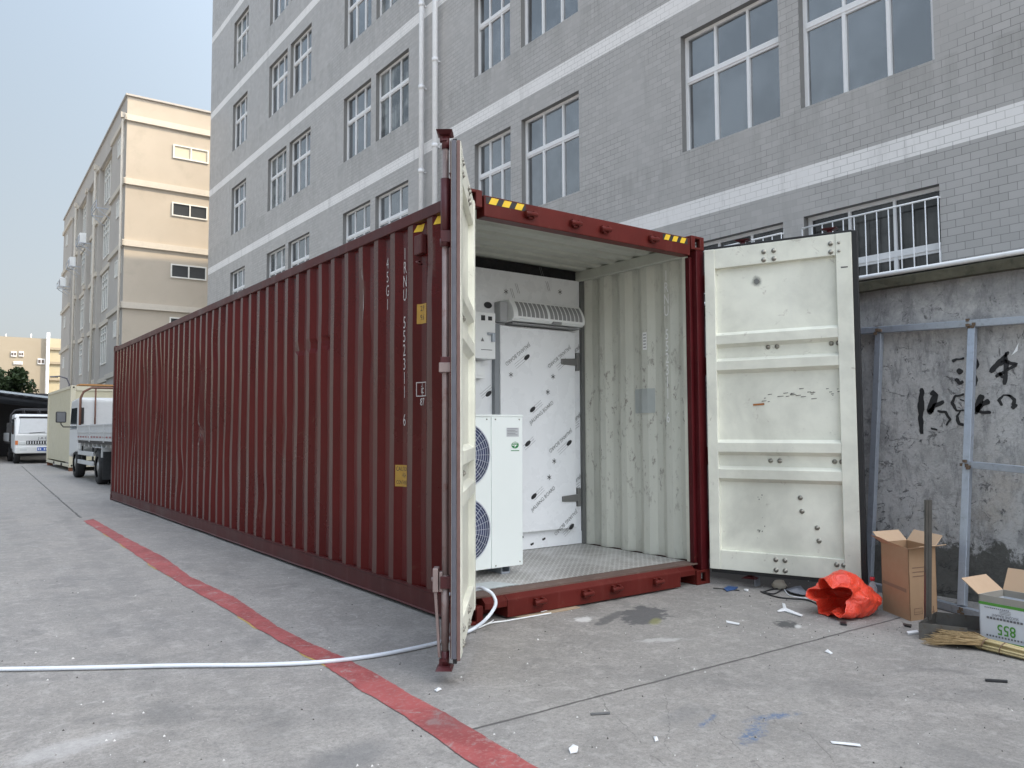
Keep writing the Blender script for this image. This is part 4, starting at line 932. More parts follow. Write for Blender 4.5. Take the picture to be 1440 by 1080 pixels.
# ================================================================== BEIGE BUILDING (long side nearly parallel to the yard, gable towards the camera)
def beige_building():
    rz = -R(1.49); o = Vector((5.62, 42.9, 0)); t = thing('beige_building', 'tall beige factory building with white ledges, its end wall catching the sun', 'building', o, rz)
    T = Matrix.Translation(o) @ Matrix.Rotation(rz, 4, 'Z')
    wl = mat('beige_render', (.45, .40, .33), .85, var=.09, nsc=.5, dirt=.25, dcol=(.30, .27, .22)); side = mat('grey_beige_render', (.43, .41, .38), .85, var=.08, nsc=.4)
    led = mat('pale_ledge', (.55, .51, .44), .8); wf = mat('far_window_frame', (.70, .70, .66), .5)
    TOP = 19.95; LEN = 31.8; WD = 26.
    m = MB(T); m.quad((0, 0, 0), (WD, 0, 0), (WD, 0, TOP), (0, 0, TOP)); m.quad((WD, 0, 0), (WD, LEN, 0), (WD, LEN, TOP), (WD, 0, TOP)); m.quad((0, LEN, 0), (0, LEN, TOP), (WD, LEN, TOP), (WD, LEN, 0)); m.quad((0, 0, TOP), (WD, 0, TOP), (WD, LEN, TOP), (0, LEN, TOP))
    m.build('end_wall', wl, t, fixn=False)
    # side wall with recessed bays: bays start at 6.3 m, pilasters in between
    bays = [(5.1, 10.3), (11.5, 16.0), (16.8, 21.2), (22.1, 25.4)]; m = MB(T); y = 0; DP = .28
    for a, b in bays:
        m.quad((0, y, 0), (0, y, TOP), (0, a, TOP), (0, a, 0)); m.quad((0, a, 0), (0, a, 18.6), (DP, a, 18.6), (DP, a, 0)); m.quad((DP, a, 0), (DP, a, 18.6), (DP, b, 18.6), (DP, b, 0)); m.quad((DP, b, 0), (DP, b, 18.6), (0, b, 18.6), (0, b, 0)); m.quad((0, a, 18.6), (0, a, TOP), (0, b, TOP), (0, b, 18.6)); m.quad((0, a, 18.6), (0, b, 18.6), (DP, b, 18.6), (DP, a, 18.6)); y = b
    m.quad((0, y, 0), (0, y, TOP), (0, LEN, TOP), (0, LEN, 0)); m.build('side_wall', side, t, fixn=False)
    zb = (8.05, 11.5, 14.95, 18.55, 4.4)
    for z in zb:
        m = MB(T); m.box((-.12, -.12, z), (WD, -.001, z+.34)); m.build('ledge', led, t)
        m = MB(T); y = -.12
        for a, b in bays: m.box((-.12, y, z), (-.001, a, z+.28)); m.box((DP-.12, a+.002, z), (DP-.001, b-.002, z+.28)); y = b
        m.box((-.12, y, z), (-.001, LEN, z+.28)); m.build('ledge', led, t)
    m = MB(T); m.box((-.1, -.1, TOP), (WD, .2, TOP+.1)); m.box((-.1, .2, TOP), (.2, LEN, TOP+.1)); m.build('parapet_cap', side, t)
    dg = mat('far_window_glass', (.05, .055, .06), .12, spec=.8); lit = mat('blinds_behind_glass', (.62, .56, .42), .5)
    for i, z in enumerate((6.95, 10.0, 13.55, 16.9)):
        for x, wdt in ((2.42, 1.95), (4.85, 1.95), (9.5, 1.95), (12, 1.95)):
            z0 = z; h = .72
            fr = MB(T)
            fr.box((x, -.06, z0), (x+wdt, -.002, z0+.07)); fr.box((x, -.06, z0+h), (x+wdt, -.002, z0+h+.07)); fr.box((x, -.06, z0+.07), (x+.07, -.002, z0+h)); fr.box((x+wdt-.07, -.06, z0+.07), (x+wdt, -.002, z0+h)); fr.box((x+wdt/2-.035, -.06, z0+.07), (x+wdt/2+.035, -.002, z0+h))
            w_ = fr.build('window', wf, t); g = MB(T); g.quad((x, -.004, z0), (x+wdt, -.004, z0), (x+wdt, -.004, z0+h), (x, -.004, z0+h)); g.build('pane', lit if i == 3 else dg, w_, fixn=False)
    def side_win(y, z, wdt, h, xw, three=True):
        fr = MB(T); x = xw; f = .09
        fr.box((x-.05, y, z), (x-.001, y+f, z+h)); fr.box((x-.05, y+wdt-f, z), (x-.001, y+wdt, z+h)); fr.box((x-.05, y+f, z), (x-.001, y+wdt-f, z+f)); fr.box((x-.05, y+f, z+h-f), (x-.001, y+wdt-f, z+h))
        for k in ((1, 2) if three else (1,)): q = wdt*k/(3 if three else 2); fr.box((x-.045, y+q-.04, z+f), (x-.001, y+q+.04, z+h-f))
        if three: fr.box((x-.047, y+f, z+h*.62), (x-.001, y+wdt-f, z+h*.62+.09)); fr.box((x-.047, y+f, z+h*.80), (x-.001, y+wdt-f, z+h*.80+.06))
        w_ = fr.build('window', wf, t); g = MB(T); g.quad((x-.006, y, z), (x-.006, y, z+h), (x-.006, y+wdt, z+h), (x-.006, y+wdt, z)); g.build('pane', M['sidepane'], w_, fixn=False)
    M['sidepane'] = mat('pale_side_glass', (.26, .28, .28), .15, spec=.7)
    for z in (4.4, 8.05, 11.5, 14.95, 18.55):
        for a, b in bays: side_win(b-2.9, z-2.5, 2.3, 2.4, DP); 
        for y in (.7, 1.9, 28.6): side_win(y, z-1.4, .85, .95, 0, False)
    for y, r in ((.3, .07), (11.0, .085), (21.65, .085)):
        m = MB(T); m.cyl((-.16, y, 0), (-.16, y, 18.9), r, 8); m.boxc((-.16, y, 18.9), (.24, .24, .3)); m.build('downpipe', led, t)
    return t, T
BB, BT = beige_building()
def ac_unit(y, z, lab):
    # outdoor air conditioner on a bracket cage fixed to the side wall
    t = thing('wall_air_conditioner', lab, 'air conditioner', BT @ Vector((-.1, y, z)), 0, 'air conditioners on the beige building')
    m = MB(BT); m.box((-.75, y, z), (-.35, y+1.0, z+.7)); m.build('casing', M['white'], t, bevel=.02)
    m = MB(BT); m.cyl((-.76, y+.38, z+.35), (-.75, y+.38, z+.35), .28, 18); m.build('fan_grille', M['inkgrey'], t)
    m = MB(BT)
    for yy in (y-.25, y+1.15):
        m.bar((-.05, yy, z-.05), (-.85, yy, z-.05), .05); m.bar((-.05, yy, z-.6), (-.85, yy, z-.05), .04); m.bar((-.85, yy, z-.05), (-.85, yy, z+.35), .04)
    m.bar((-.85, y-.25, z-.05), (-.85, y+1.15, z-.05), .05); m.bar((-.85, y-.25, z+.35), (-.85, y+1.15, z+.35), .04); m.bar((-.45, y-.25, z-.05), (-.45, y+1.15, z-.05), .04)
    m.build('bracket', M['galv'], t)
ac_unit(13.2, 14.2, 'white air conditioner on a wall bracket, nearest of three on the beige building side')
ac_unit(19., 13.6, 'white air conditioner on a wall bracket, middle one of three on the beige building side')
ac_unit(25.6, 13.1, 'white air conditioner on a wall bracket, farthest of three on the beige building side')
t = thing('wall_bracket', 'empty metal bracket cage under the top window of the beige building side', 'bracket', BT @ Vector((-.05, 8.0, 15.3)))
m = MB(BT)
for yy in (7.4, 9.6): m.bar((.27, yy, 15.3), (-.5, yy, 15.3), .05); m.bar((.27, yy, 14.7), (-.5, yy, 15.3), .04); m.bar((-.5, yy, 15.3), (-.5, yy, 15.8), .04)
for z in (15.3, 15.55, 15.8): m.bar((-.5, 7.4, z), (-.5, 9.6, z), .04)
m.build('cage', M['galv'], t)

# ---------------- far building seen over the tree
def far_building():
    o = Vector((-10, 92, 0)); t = thing('far_building', 'distant low beige building with small white windows seen above the tree', 'building', o)
    wl = mat('far_beige_render', (.31, .275, .215), .85, var=.06, nsc=.4); yl = mat('far_yellow_render', (.40, .37, .27), .85, var=.06, nsc=.4)
    def X(px): return FY(px, 600, 92).x
    def Z(px, py, y=92): return FY(px, py, y).z
    x1 = X(66); zt = Z(40, 475)
    MB().box((-30, 92, 0), (x1, 110, zt)).build('main_block', wl, t)
    MB().box((x1+.002, 95, 0), (X(100), 110, Z(75, 476, 95))).build('yellow_block', yl, t)
    for z in (Z(75, 492, 95), Z(75, 512, 95), Z(75, 535, 95)): MB().box((x1+.01, 94.8, z), (X(100), 94.99, z+.25)).build('ledge', M['moss'] if 0 else wl, t)
    wf = M['alu']
    for px0, px1, py0, py1 in ((12, 20, 494, 501), (23, 30, 494, 501), (50, 60, 504, 512), (16, 29, 508, 512)):
        a, b = X(px0), X(px1); z0, z1 = Z(px0, py1), Z(px0, py0); f = MB(); f.box((a, 91.9, z0), (b, 91.99, z1)); w_ = f.build('window', wf, t)
        for k in range(2): g = MB(); q0 = a+(b-a)*(k*.48+.08); g.box((q0, 91.87, z0+.12), (q0+(b-a)*.34, 91.898, z1-.12)); g.build('pane', mat('far_pane', (.12, .10, .09), .3), w_)
    m = MB(); m.cyl((X(63.5), 91.7, 0), (X(63.5), 91.7, Z(63, 468)), .16, 8); m.build('downpipe', M['pvc'], t)
    for px, py in ((5, 468), (41, 468)): m = MB(); m.cyl((X(px), 93, zt), (X(px), 93, Z(px, py)), .06, 6); m.build('mast', M['pvc'], t)
far_building()

# ---------------- tree
def foliage(name, parent, c, rad, n, leaf, mt, seed=1, flat=.8, clumps=26):
    rnd = random.Random(seed); vs = []; fs = []; cl = []
    while len(cl) < clumps:
        v = Vector((rnd.uniform(-1, 1), rnd.uniform(-1, 1), rnd.uniform(-1, 1)))
        if .35 < v.length < 1: cl.append((Vector((v.x*rad[0], v.y*rad[1], v.z*rad[2])), rnd.uniform(.22, .42)*min(rad[0], rad[2])))
    for i in range(n):
        cc, r = rnd.choice(cl); d = Vector((rnd.gauss(0, 1), rnd.gauss(0, 1), rnd.gauss(0, 1))).normalized()*r*rnd.uniform(.5, 1.1)
        p = Vector(c)+cc+d; a = Vector((rnd.gauss(0, 1), rnd.gauss(0, 1), rnd.gauss(0, 1)+.6)).normalized(); u = a.orthogonal().normalized(); v = a.cross(u); s_ = leaf*rnd.uniform(.6, 1.3)
        th = rnd.uniform(0, 6.28); u, v = u*math.cos(th)+v*math.sin(th), v*math.cos(th)-u*math.sin(th)
        b = len(vs); vs += [p-u*s_*.5, p+v*s_*.28, p+u*s_*.5, p-v*s_*.28]; fs.append((b, b+1, b+2, b+3))
    m = MB(); m.add(vs, fs); return m.build(name, mt, parent, fixn=False)
def leafmat(name, a, b):
    n = N(name); q = n.noise(n.P, 1.2, 4, .7); c = n.mix(n.ramp(q, .35, .65), a, b); c = n.mix(n.ramp(n.noise(n.P, 9, 3), .5, .7, 0., .5), c, tuple(x*1.7 for x in b))
    n.fin(c, .6); return n.m
leafA = leafmat('dark_leaves', (.025, .045, .018), (.055, .09, .03)); bark = mat('bark', (.09, .07, .05), .9, bump=.6)
def tree(loc, rad, zc, lab, seed):
    t = thing('broadleaf_tree', lab, 'tree', loc, 0, 'trees behind the shed')
    x, y, _ = loc; m = MB(); m.tube([(x, y, 0), (x+.1, y, 1.2), (x-.05, y+.1, zc*.6), (x, y, zc)], [.22, .18, .14, .06], 8)
    rnd = random.Random(seed)
    for k in range(7): a = rnd.uniform(0, 6.28); m.tube([(x, y, zc*.5+k*.1), (x+math.cos(a)*rad[0]*.4, y+math.sin(a)*rad[1]*.4, zc*.85), (x+math.cos(a)*rad[0]*.7, y+math.sin(a)*rad[1]*.7, zc+.4)], [.08, .05, .02], 6)
    m.build('trunk', bark, t); foliage('crown', t, (x, y, zc), rad, 24000, .26, leafA, seed, clumps=38)
tree((-3.2, 50, 0), (3.7, 3.0, 2.4), 3.7, 'dark green leafy tree, the larger and left one, rising behind the shed roof', 3)
tree((-.1, 52, 0), (2.8, 2.4, 1.9), 3.3, 'dark green leafy tree, the smaller and right one, rising behind the shed roof', 8)

# ---------------- shed with a low pitched roof
def shed():
    t = thing('open_shed', 'open vehicle shed with a low dark metal roof behind the white truck', 'shed', (-4, 39, 0))
    dk = mat('shed_sheet', (.10, .115, .14), .5, .4, var=.2); pale = mat('shed_fascia', (.42, .48, .52), .4)
    e0 = FY(0, 549, 37); e1 = FY(68, 557.5, 37); sl_ = (e1.z-e0.z)/(e1.x-e0.x); xa = -14
    def z(x): return e0.z+(x-e0.x)*sl_
    m = MB(); n = 90; x1 = 2.6; vs = []; fs = []
    for i in range(n+1):
        x = xa+(x1-xa)*i/n; o = .03*(1 if i % 2 else -1)
        for y in (37.0, 46.0): vs.append((x, y, z(x)+o-.12))
    for i in range(n): fs.append((2*i, 2*i+1, 2*i+3, 2*i+2))
    m.add(vs, fs); m.build('roof', dk, t, fixn=False)
    m = MB(); m.hexa([(xa, 36.9, z(xa)-.09), (x1, 36.9, z(x1)-.09), (x1, 36.98, z(x1)-.09), (xa, 36.98, z(xa)-.09), (xa, 36.9, z(xa)), (x1, 36.9, z(x1)), (x1, 36.98, z(x1)), (xa, 36.98, z(xa))]); m.build('fascia', pale, t)
    for y in (38.5, 41, 43.5): m = MB(); m.bar((xa, y, z(xa)-.25), (x1, y, z(x1)-.25), .12); m.build('purlin', dk, t)
    for x in (-10, -6, -2.6): m = MB(); m.bar((x, 37.2, 0), (x, 37.2, z(x)-.2), .12, up=(0, 1, 0)); m.build('post', dk, t)
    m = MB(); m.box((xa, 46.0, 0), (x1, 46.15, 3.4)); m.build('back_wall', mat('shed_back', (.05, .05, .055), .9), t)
    return t
shed()
rb = mat('reddish_pallet_wood', (.22, .09, .05), .8, var=.3, nsc=4)
t = thing('pallet_stack', 'stack of reddish wooden pallets in the dark shed at the left edge', 'pallets', (-1.4, 41, 0))
for k in range(9):
    m = MB()
    for j in range(5): m.box((-3.0, 40.5+j*.24, .18*k+.13), (-.4, 40.62+j*.24, .18*k+.155))
    for x in (-3.0, -1.75, -.5): m.box((x, 40.5, .18*k), (x+.1, 41.6, .18*k+.129))
    m.build('pallet', rb, t)

# ---------------- pale container at the back
def pale_container():
    x0, x1, y0, y1, z0, z1 = .95, 3.38, 25.0, 31.06, .12, 2.80
    t = thing('pale_container', 'pale yellow flat sided container standing on blocks beyond the flatbed truck', 'container', (x0, y0, 0))
    c = mat('pale_yellow_paint', (.56, .52, .38), .5, var=.05, nsc=2, dirt=.25, dcol=(.35, .32, .22)); fr = mat('pale_frame_paint', (.60, .56, .43), .5, var=.06)
    MB().box((x0+.03, y0+.03, z0+.16), (x1-.03, y1-.03, z1-.02)).build('wall', c, t)
    for x in (x0, x1-.15):
        for y in (y0, y1-.15): MB().box((x, y, z0+.12), (x+.15, y+.15, z1-.12)).build('corner_post', fr, t, bevel=.01); 
        for y in (y0, y1-.17):
            for z in (z0, z1-.12):
                m = MB(); m.box((x-.004, y-.004, z), (x+.158, y+.164, z+.118)); k = m.build('corner_casting', fr, t, bevel=.008)
                m = MB(); m.cyl((x+.077, y-.008, z+.06), (x+.077, y-.0045, z+.06), .03, 12); m.cyl((x-.008, y+.08, z+.06), (x-.0045, y+.08, z+.06), .03, 12); m.build('casting_hole', M['dark'], k)
    for a, b in (((x0, y0+.17), (x0+.08, y1-.18)), ((x1-.08, y0+.17), (x1, y1-.18))):
        for z in (z0+.01, z1-.10): MB().box((*a, z), (*b, z+.09)).build('side_rail', fr, t, bevel=.006)
    for y in (y0, y1-.1):
        MB().box((x0+.16, y, z1-.17), (x1-.16, y+.09, z1-.02)).build('end_rail', fr, t, bevel=.006); MB().box((x0+.16, y, z0+.01), (x1-.16, y+.09, z0+.15)).build('end_rail', fr, t, bevel=.006)
    for y in (y0+1.6, y0+3.6): MB().box((x0-.006, y, z0+.012), (x0-.001, y+.35, z0+.10)).build('fork_pocket', M['dark'], t)
    for x in (x0+.02, x1-.2):
        for y in (y0+.05, y1-.3): MB().box((x, y, 0), (x+.18, y+.22, z0-.001)).build('support_block', rb, t)
    m = MB(); m.box((x0+.3, y0+.25, z1+.02), (x1, y0+1.6, z1+.075)); m.build('board', mat('orange_plywood', (.42, .22, .09), .75, var=.15), origin=(x0+.3, y0+.2, z1), label='flat orange brown wooden board lying on top of the pale container', cat='board')
    m = MB(); m.box((x0+.5, y0+.3, z1-.019), (x0+.6, y0+1.5, z1+.0195)); m.box((x1-.2, y0+.3, z1-.019), (x1-.1, y0+1.5, z1+.0195)); m.build('batten', rb, t)
pale_container()
t = thing('leafy_shrub', 'bright green shrub rising behind the pale container', 'shrub', (4.6, 32.6, 2.28))
m = MB(); m.tube([(4.6, 32.6, 2.28), (4.6, 32.6, 3.0)], [.05, .02], 6); m.build('stem', bark, t); foliage('foliage', t, (4.6, 32.6, 3.2), (.75, .7, .75), 3500, .12, leafmat('light_leaves', (.06, .10, .03), (.12, .17, .05)), 5, clumps=16)
t = thing('street_lamp', 'thin dark street lamp with a curved arm beyond the pale container', 'lamp', (2.0, 40, 0))
a = FY(97, 560, 40); m = MB(); zz = FY(97, 530, 40).z; m.tube([(a.x, 40, 0), (a.x, 40, zz-.35), (a.x-.12, 40, zz-.08), (a.x-.45, 40, zz+.02), (a.x-.55, 40, zz)], .035, 6); m.build('pole', M['rubgrey'], t)
m = MB(); m.tube([(a.x-.5, 40, zz-.01), (a.x-.85, 40, zz-.03)], [.05, .035], 8); m.build('lamp_head', M['rubgrey'], t)

# ---------------- vehicles
tyre = mat('tyre_rubber', (.018, .018, .019), .75, var=.2); wht = mat('truck_white_paint', (.62, .63, .63), .35, var=.05, dirt=.15, dcol=(.3, .29, .27)); drk = mat('chassis_black', (.025, .025, .027), .6)
vg = mat('vehicle_glass', (.035, .045, .05), .08, spec=.8); rusty = mat('rusty_tube', (.16, .075, .05), .6, var=.3, nsc=12); vsilver = mat('dusty_bed_panel', (.50, .51, .51), .5, var=.08, dirt=.5, dcol=(.32, .29, .27))
def wheel(t, c, r, wd, sx):
    m = MB(); x, y, z = c; n = 28
    prof = [(0, r*.62), (wd*.0, r*.66), (0, r*.90), (wd*.10, r*.985), (wd*.3, r), (wd*.7, r), (wd*.9, r*.985), (wd, r*.90), (wd, r*.62)]
    vs = []; fs = []
    for k in range(n):
        a = 2*math.pi*k/n
        for q, rr in prof: vs.append((x+(q-wd/2), y+math.cos(a)*rr, z+math.sin(a)*rr))
    p = len(prof)
    for k in range(n):
        for j in range(p-1): fs.append((k*p+j, k*p+j+1, ((k+1) % n)*p+j+1, ((k+1) % n)*p+j))
    m.add(vs, fs, True); w_ = m.build('wheel', tyre, t)
    m = MB(); m.cyl((x-wd*.32, y, z), (x+wd*.32, y, z), r*.63, 20); m.cyl((x+sx*wd*.32, y, z), (x+sx*wd*.46, y, z), r*.28, 12)
    for k in range(6): a = k*1.047; m.cyl((x+sx*wd*.32, y+math.cos(a)*r*.4, z+math.sin(a)*r*.4), (x+sx*wd*.36, y+math.cos(a)*r*.4, z+math.sin(a)*r*.4), r*.05, 6)
    m.build('rim', mat('rim_steel', (.32, .32, .31), .5, .3, dirt=.4), w_)
def flatbed_truck():
    x0 = .52; WD = 1.9; x1 = x0+WD
    t = thing('flatbed_truck', 'white dropside truck seen from behind with a rusty tube guard at the cab', 'truck', (x0, 14, 0))
    YR, YC = 14.1, 20.2
    # bed floor and boards
    MB().box((x0+.02, YR, .98), (x1-.02, YC, 1.05)).build('bed_floor', drk, t)
    for a, b in (((x0, YR, 1.055), (x0+.04, YC, 1.46)), ((x1-.04, YR, 1.055), (x1, YC, 1.46)), ((x0+.042, YR, 1.055), (x1-.042, YR+.04, 1.46))):
        m = MB(); m.box(a, b); 
        if abs(b[0]-a[0]) < .1:
            sx = -1 if a[0] < 1 else 1; xx = a[0] if sx < 0 else b[0]; 
            for z in (1.055, 1.25, 1.42): m.box((xx+sx*.012, a[1], z), (xx, b[1], z+.04))
            for k in range(4): y = YR+.02+k*(YC-YR-.1)/3; m.box((xx+sx*.022, y, 1.02), (xx, y+.06, 1.46))
        m.build('side_board', vsilver, t, bevel=.004)
    m = MB()
    for k in range(14): y = YR+.3+k*.42; m.quad((x0-.0135, y, 1.13), (x0-.0135, y+.2, 1.13), (x0-.0135, y+.2, 1.165), (x0-.0135, y, 1.165))
    m.build('reflective_marks', mat('faded_red_marks', (.30, .05, .05), .5), t)
    # chassis, side guards, axle
    for x in (x0+.5, x1-.6): MB().box((x, YR+.1, .70), (x+.1, YC+1.7, .975)).build('chassis_rail', drk, t)
    for k in range(10): y = YR+.2+k*.62; MB().box((x0+.05, y, .90), (x1-.05, y+.08, .978)).build('cross_member', vsilver, t)
    for z in (.42, .66): MB().box((x0+.03, 17.85, z), (x0+.07, 20.3, z+.11)).build('side_guard', vsilver, t, bevel=.01)
    for y in (18.2, 19.9): MB().box((x0+.071, y, .42), (x0+.11, y+.05, .9)).build('guard_post', drk, t)
    for y in (17.25, 20.9):
        MB().cyl((x0+.1, y, .40), (x1-.1, y, .40), .07, 10).build('axle', drk, t)
        for x, sx in ((x0+.16, -1), (x1-.16, 1)): wheel(t, (x, y, .42), .42, .24, sx)
        if y < 18: wheel(t, (x0+.42, y, .405), .405, .22, -1)
    MB().box((x0+.06, 16.60, .14), (x0+.66, 16.62, .80)).build('mud_flap', mat('mud_flap_rubber', (.02, .021, .023), .7), t); m = MB(); m.box((x0+.02, 16.64, .885), (x0+.5, 17.85, .905)); m.box((x0+.02, 16.615, .66), (x0+.5, 16.635, .905)); m.build('mudguard', vsilver, t, bevel=.01)
    MB().box((x0+.15, YR+.05, .55), (x1-.15, YR+.10, .68)).build('rear_bumper', vsilver, t, bevel=.01)
    # cab
    yc0, yc1 = YC+.12, YC+1.75; xx0, xx1 = x0+.03, x1-.03
    m = MB(); m.prism([(yc0, .75), (yc1, .55), (yc1+.02, 1.25), (yc1-.22, 2.18), (yc0+.1, 2.24), (yc0, 2.16)], 0, xx0, xx1); cab = m.build('cab', wht, t, bevel=.06)
    m = MB(); m.box((xx0+.90, yc0-.012, 1.45), (xx1-.2, yc0-.002, 1.95)); m.build('rear_window', vg, cab, bevel=.004)
    m = MB(); m.hexa([(xx0-.006, yc0+.25, 1.35), (xx0+.0, yc0+.25, 1.35), (xx0, yc1-.1, 1.35), (xx0-.006, yc1-.1, 1.35), (xx0-.006, yc0+.25, 1.95), (xx0, yc0+.25, 1.95), (xx0, yc1-.35, 1.95), (xx0-.006, yc1-.35, 1.95)]); m.build('side_window', vg, cab)
    m = MB(); m.box((xx0+.06, yc0-.03, 1.5), (xx0+.13, yc0-.003, 1.95)); m.build('air_duct', drk, cab, bevel=.01)
    # rusty guard frame
    m = MB(); z = 2.5; pts = [(x0+.05, YC, 1.05), (x0+.05, YC, 2.2), (x0+.12, YC, 2.38), (x0+.32, YC, 2.5), (x1-.32, YC, z), (x1-.12, YC, 2.38), (x1-.05, YC, 2.2), (x1-.05, YC, 1.05)]
    m.tube(pts, .032, 8)
    for x in (x0+.42, x0+.95, x1-.42): m.tube([(x, YC, 1.05), (x, YC, z)], .022, 6)
    m.tube([(x0+.05, YC-.02, 1.75), (x0+.06, YC+.5, 1.75), (x0+.05, YC+.3, 2.2)], .018, 6)
    m.build('guard_frame', rusty, t)
    # mirror on a bent arm
    m = MB(); P = FY(86, 587, YC+1.3); m.tube([(xx0, YC+1.3, 1.42), (P.x+.06, YC+1.3, 1.42), (P.x, YC+1.3, 1.50), (P.x, YC+1.3, 1.6)], .016, 6); ma = m.build('mirror_arm', drk, t)
    m = MB(); m.box((P.x-.14, YC+1.25, 1.54), (P.x+.13, YC+1.32, 1.86)); m.build('mirror', drk, t, bevel=.04); m = MB(); m.box((P.x-.11, YC+1.243, 1.57), (P.x+.10, YC+1.249, 1.83)); m.build('mirror_glass', mat('mirror_glass', (.30, .32, .34), .1, .5), t)
    return t
flatbed_truck()
def white_truck():
    y0 = 33.2; x0 = FY(20, 640, y0).x; WD = 1.95; x1 = x0+WD
    t = thing('white_truck', 'small white flatbed truck facing the yard with a blue number plate', 'truck', (x0, y0, 0))
    m = MB(); m.prism([(y0, .42), (y0-.02, 1.15), (y0+.32, 1.93), (y0+.5, 2.02), (y0+1.6, 2.02), (y0+1.7, 1.9), (y0+1.7, .6), (y0+1.0, .55), (y0+.95, .45)], 0, x0, x1); cab = m.build('cab', wht, t, bevel=.07)
    def fy(z): return y0-.02+(z-1.15)*.34/.78 if z > 1.15 else y0
    m = MB(); a, b = .1, .1; m.hexa([(x0+.12, fy(1.22)-.012, 1.22), (x1-.12, fy(1.22)-.012, 1.22), (x1-.12, fy(1.22)+.05, 1.22), (x0+.12, fy(1.22)+.05, 1.22), (x0+.2, fy(1.86)-.012, 1.86), (x1-.2, fy(1.86)-.012, 1.86), (x1-.2, fy(1.86)+.05, 1.86), (x0+.2, fy(1.86)+.05, 1.86)]); m.build('windscreen', mat('windscreen_glass', (.22, .25, .27), .08, spec=.9), cab, bevel=.01)
    m = MB(); m.box((x0+.15, fy(1.88)-.03, 1.84), (x1-.15, fy(1.88)+.0, 1.92)); m.build('screen_band', drk, cab)
    m = MB(); 
    for xa in (x0+.5, x0+1.2): m.bar((xa, fy(1.25)-.03, 1.24), (xa+.55, fy(1.32)-.03, 1.28), .022)
    m.build('wiper', drk, cab)
    m = MB(); m.box((x0+.40, y0-.03, .78), (x1-.40, y0+.01, .93)); g = m.build('grille', drk, cab)
    m = MB()
    for k in range(12): x = x0+.44+k*.092; m.box((x, y0-.034, .80), (x+.03, y0-.0305, .91))
    m.build('grille_bars', M['alu'], cab)
    for xa, sg in ((x0+.10, 1), (x1-.38, 1)):
        m = MB(); m.box((xa+.03, y0-.028, .78), (xa+.28, y0+.01, .92)); m.build('headlight', mat('lamp_glass', (.55, .57, .57), .1), cab, bevel=.02)
    for xa in (x0+.015, x1-.115): m = MB(); m.box((xa, y0-.024, .77), (xa+.10, y0+.03, .94)); m.build('indicator', mat('amber_lens', (.55, .16, .04), .3), cab, bevel=.01)
    m = MB(); m.box((x0+.02, y0-.09, .42), (x1-.02, y0+.02, .70)); bp = m.build('bumper', wht, t, bevel=.03)
    for xa in (x0+.18, x1-.42): m = MB(); m.box((xa, y0-.095, .52), (xa+.24, y0-.089, .62)); m.build('fog_lamp', mat('lamp_glass', (.5, .5, .5), .1), bp, bevel=.02)
    m = MB(); m.box((x0+.78, y0-.10, .52), (x0+1.30, y0-.091, .66)); pl = m.build('number_plate', mat('plate_blue', (.03, .10, .42), .4), bp)
    m = MB()
    for k in range(7): 
        if k != 2: m.box((x0+.81+k*.068, y0-.103, .555), (x0+.85+k*.068, y0-.1005, .625))
    m.build('plate_characters', M['alu'], bp)
    m = MB(); add_text(m, 'J A C', .14, lambda u, v: (x0+.98+u, y0-.024, 1.03+v), 1.1, .01); m.build('badge_letters', M['inkgrey'], cab, fixn=False)
    m = MB(); m.box((x0-.012, y0+.45, 1.2), (x0-.004, y0+1.35, 1.8)); m.build('side_window', vg, cab)
    m = MB(); m.box((x0-.28, y0+.05, 1.25), (x0-.10, y0+.12, 1.65)); m.tube([(x0-.15, y0+.1, 1.65), (x0-.1, y0+.15, 1.8), (x0+.05, y0+.3, 1.85)], .02, 6); m.build('mirror', drk, t, bevel=.02)
    for y in (y0+.75, y0+3.6):
        for x, sx in ((x0+.14, -1), (x1-.14, 1)): wheel(t, (x, y, .34), .34, .22, sx)
    MB().box((x0+.1, y0+1.0, .40), (x1-.1, y0+4.6, .62)).build('chassis', drk, t)
    MB().box((x0-.04, y0+1.85, .80), (x1+.04, y0+4.9, .88)).build('bed_floor', drk, t)
    for a, b in (((x0-.06, y0+1.85, .885), (x0-.02, y0+4.9, 1.25)), ((x1+.02, y0+1.85, .885), (x1+.06, y0+4.9, 1.25)), ((x0-.018, y0+4.86, .885), (x1+.018, y0+4.9, 1.25))): MB().box(a, b).build('side_board', vsilver, t, bevel=.01)
    m = MB(); yy = y0+1.82; m.tube([(x0-.03, yy, .9), (x0-.03, yy, 2.0), (x0+.12, yy, 2.2), (x0+.4, yy, 2.26), (x1-.4, yy, 2.26), (x1-.12, yy, 2.2), (x1+.03, yy, 2.0), (x1+.03, yy, .9)], .035, 8); m.tube([(x0+.1, yy-.6, 2.2), (x1-.1, yy-.6, 2.2)], .03, 6)
    for x in (x0+.4, x0+.95, x1-.4): m.tube([(x, yy, .9), (x, yy, 2.26)], .02, 6); m.tube([(x, yy, 2.24), (x, yy-.6, 2.2), (x, yy-.9, 2.05)], .02, 6)
    m.build('guard_frame', drk, t)
white_truck()
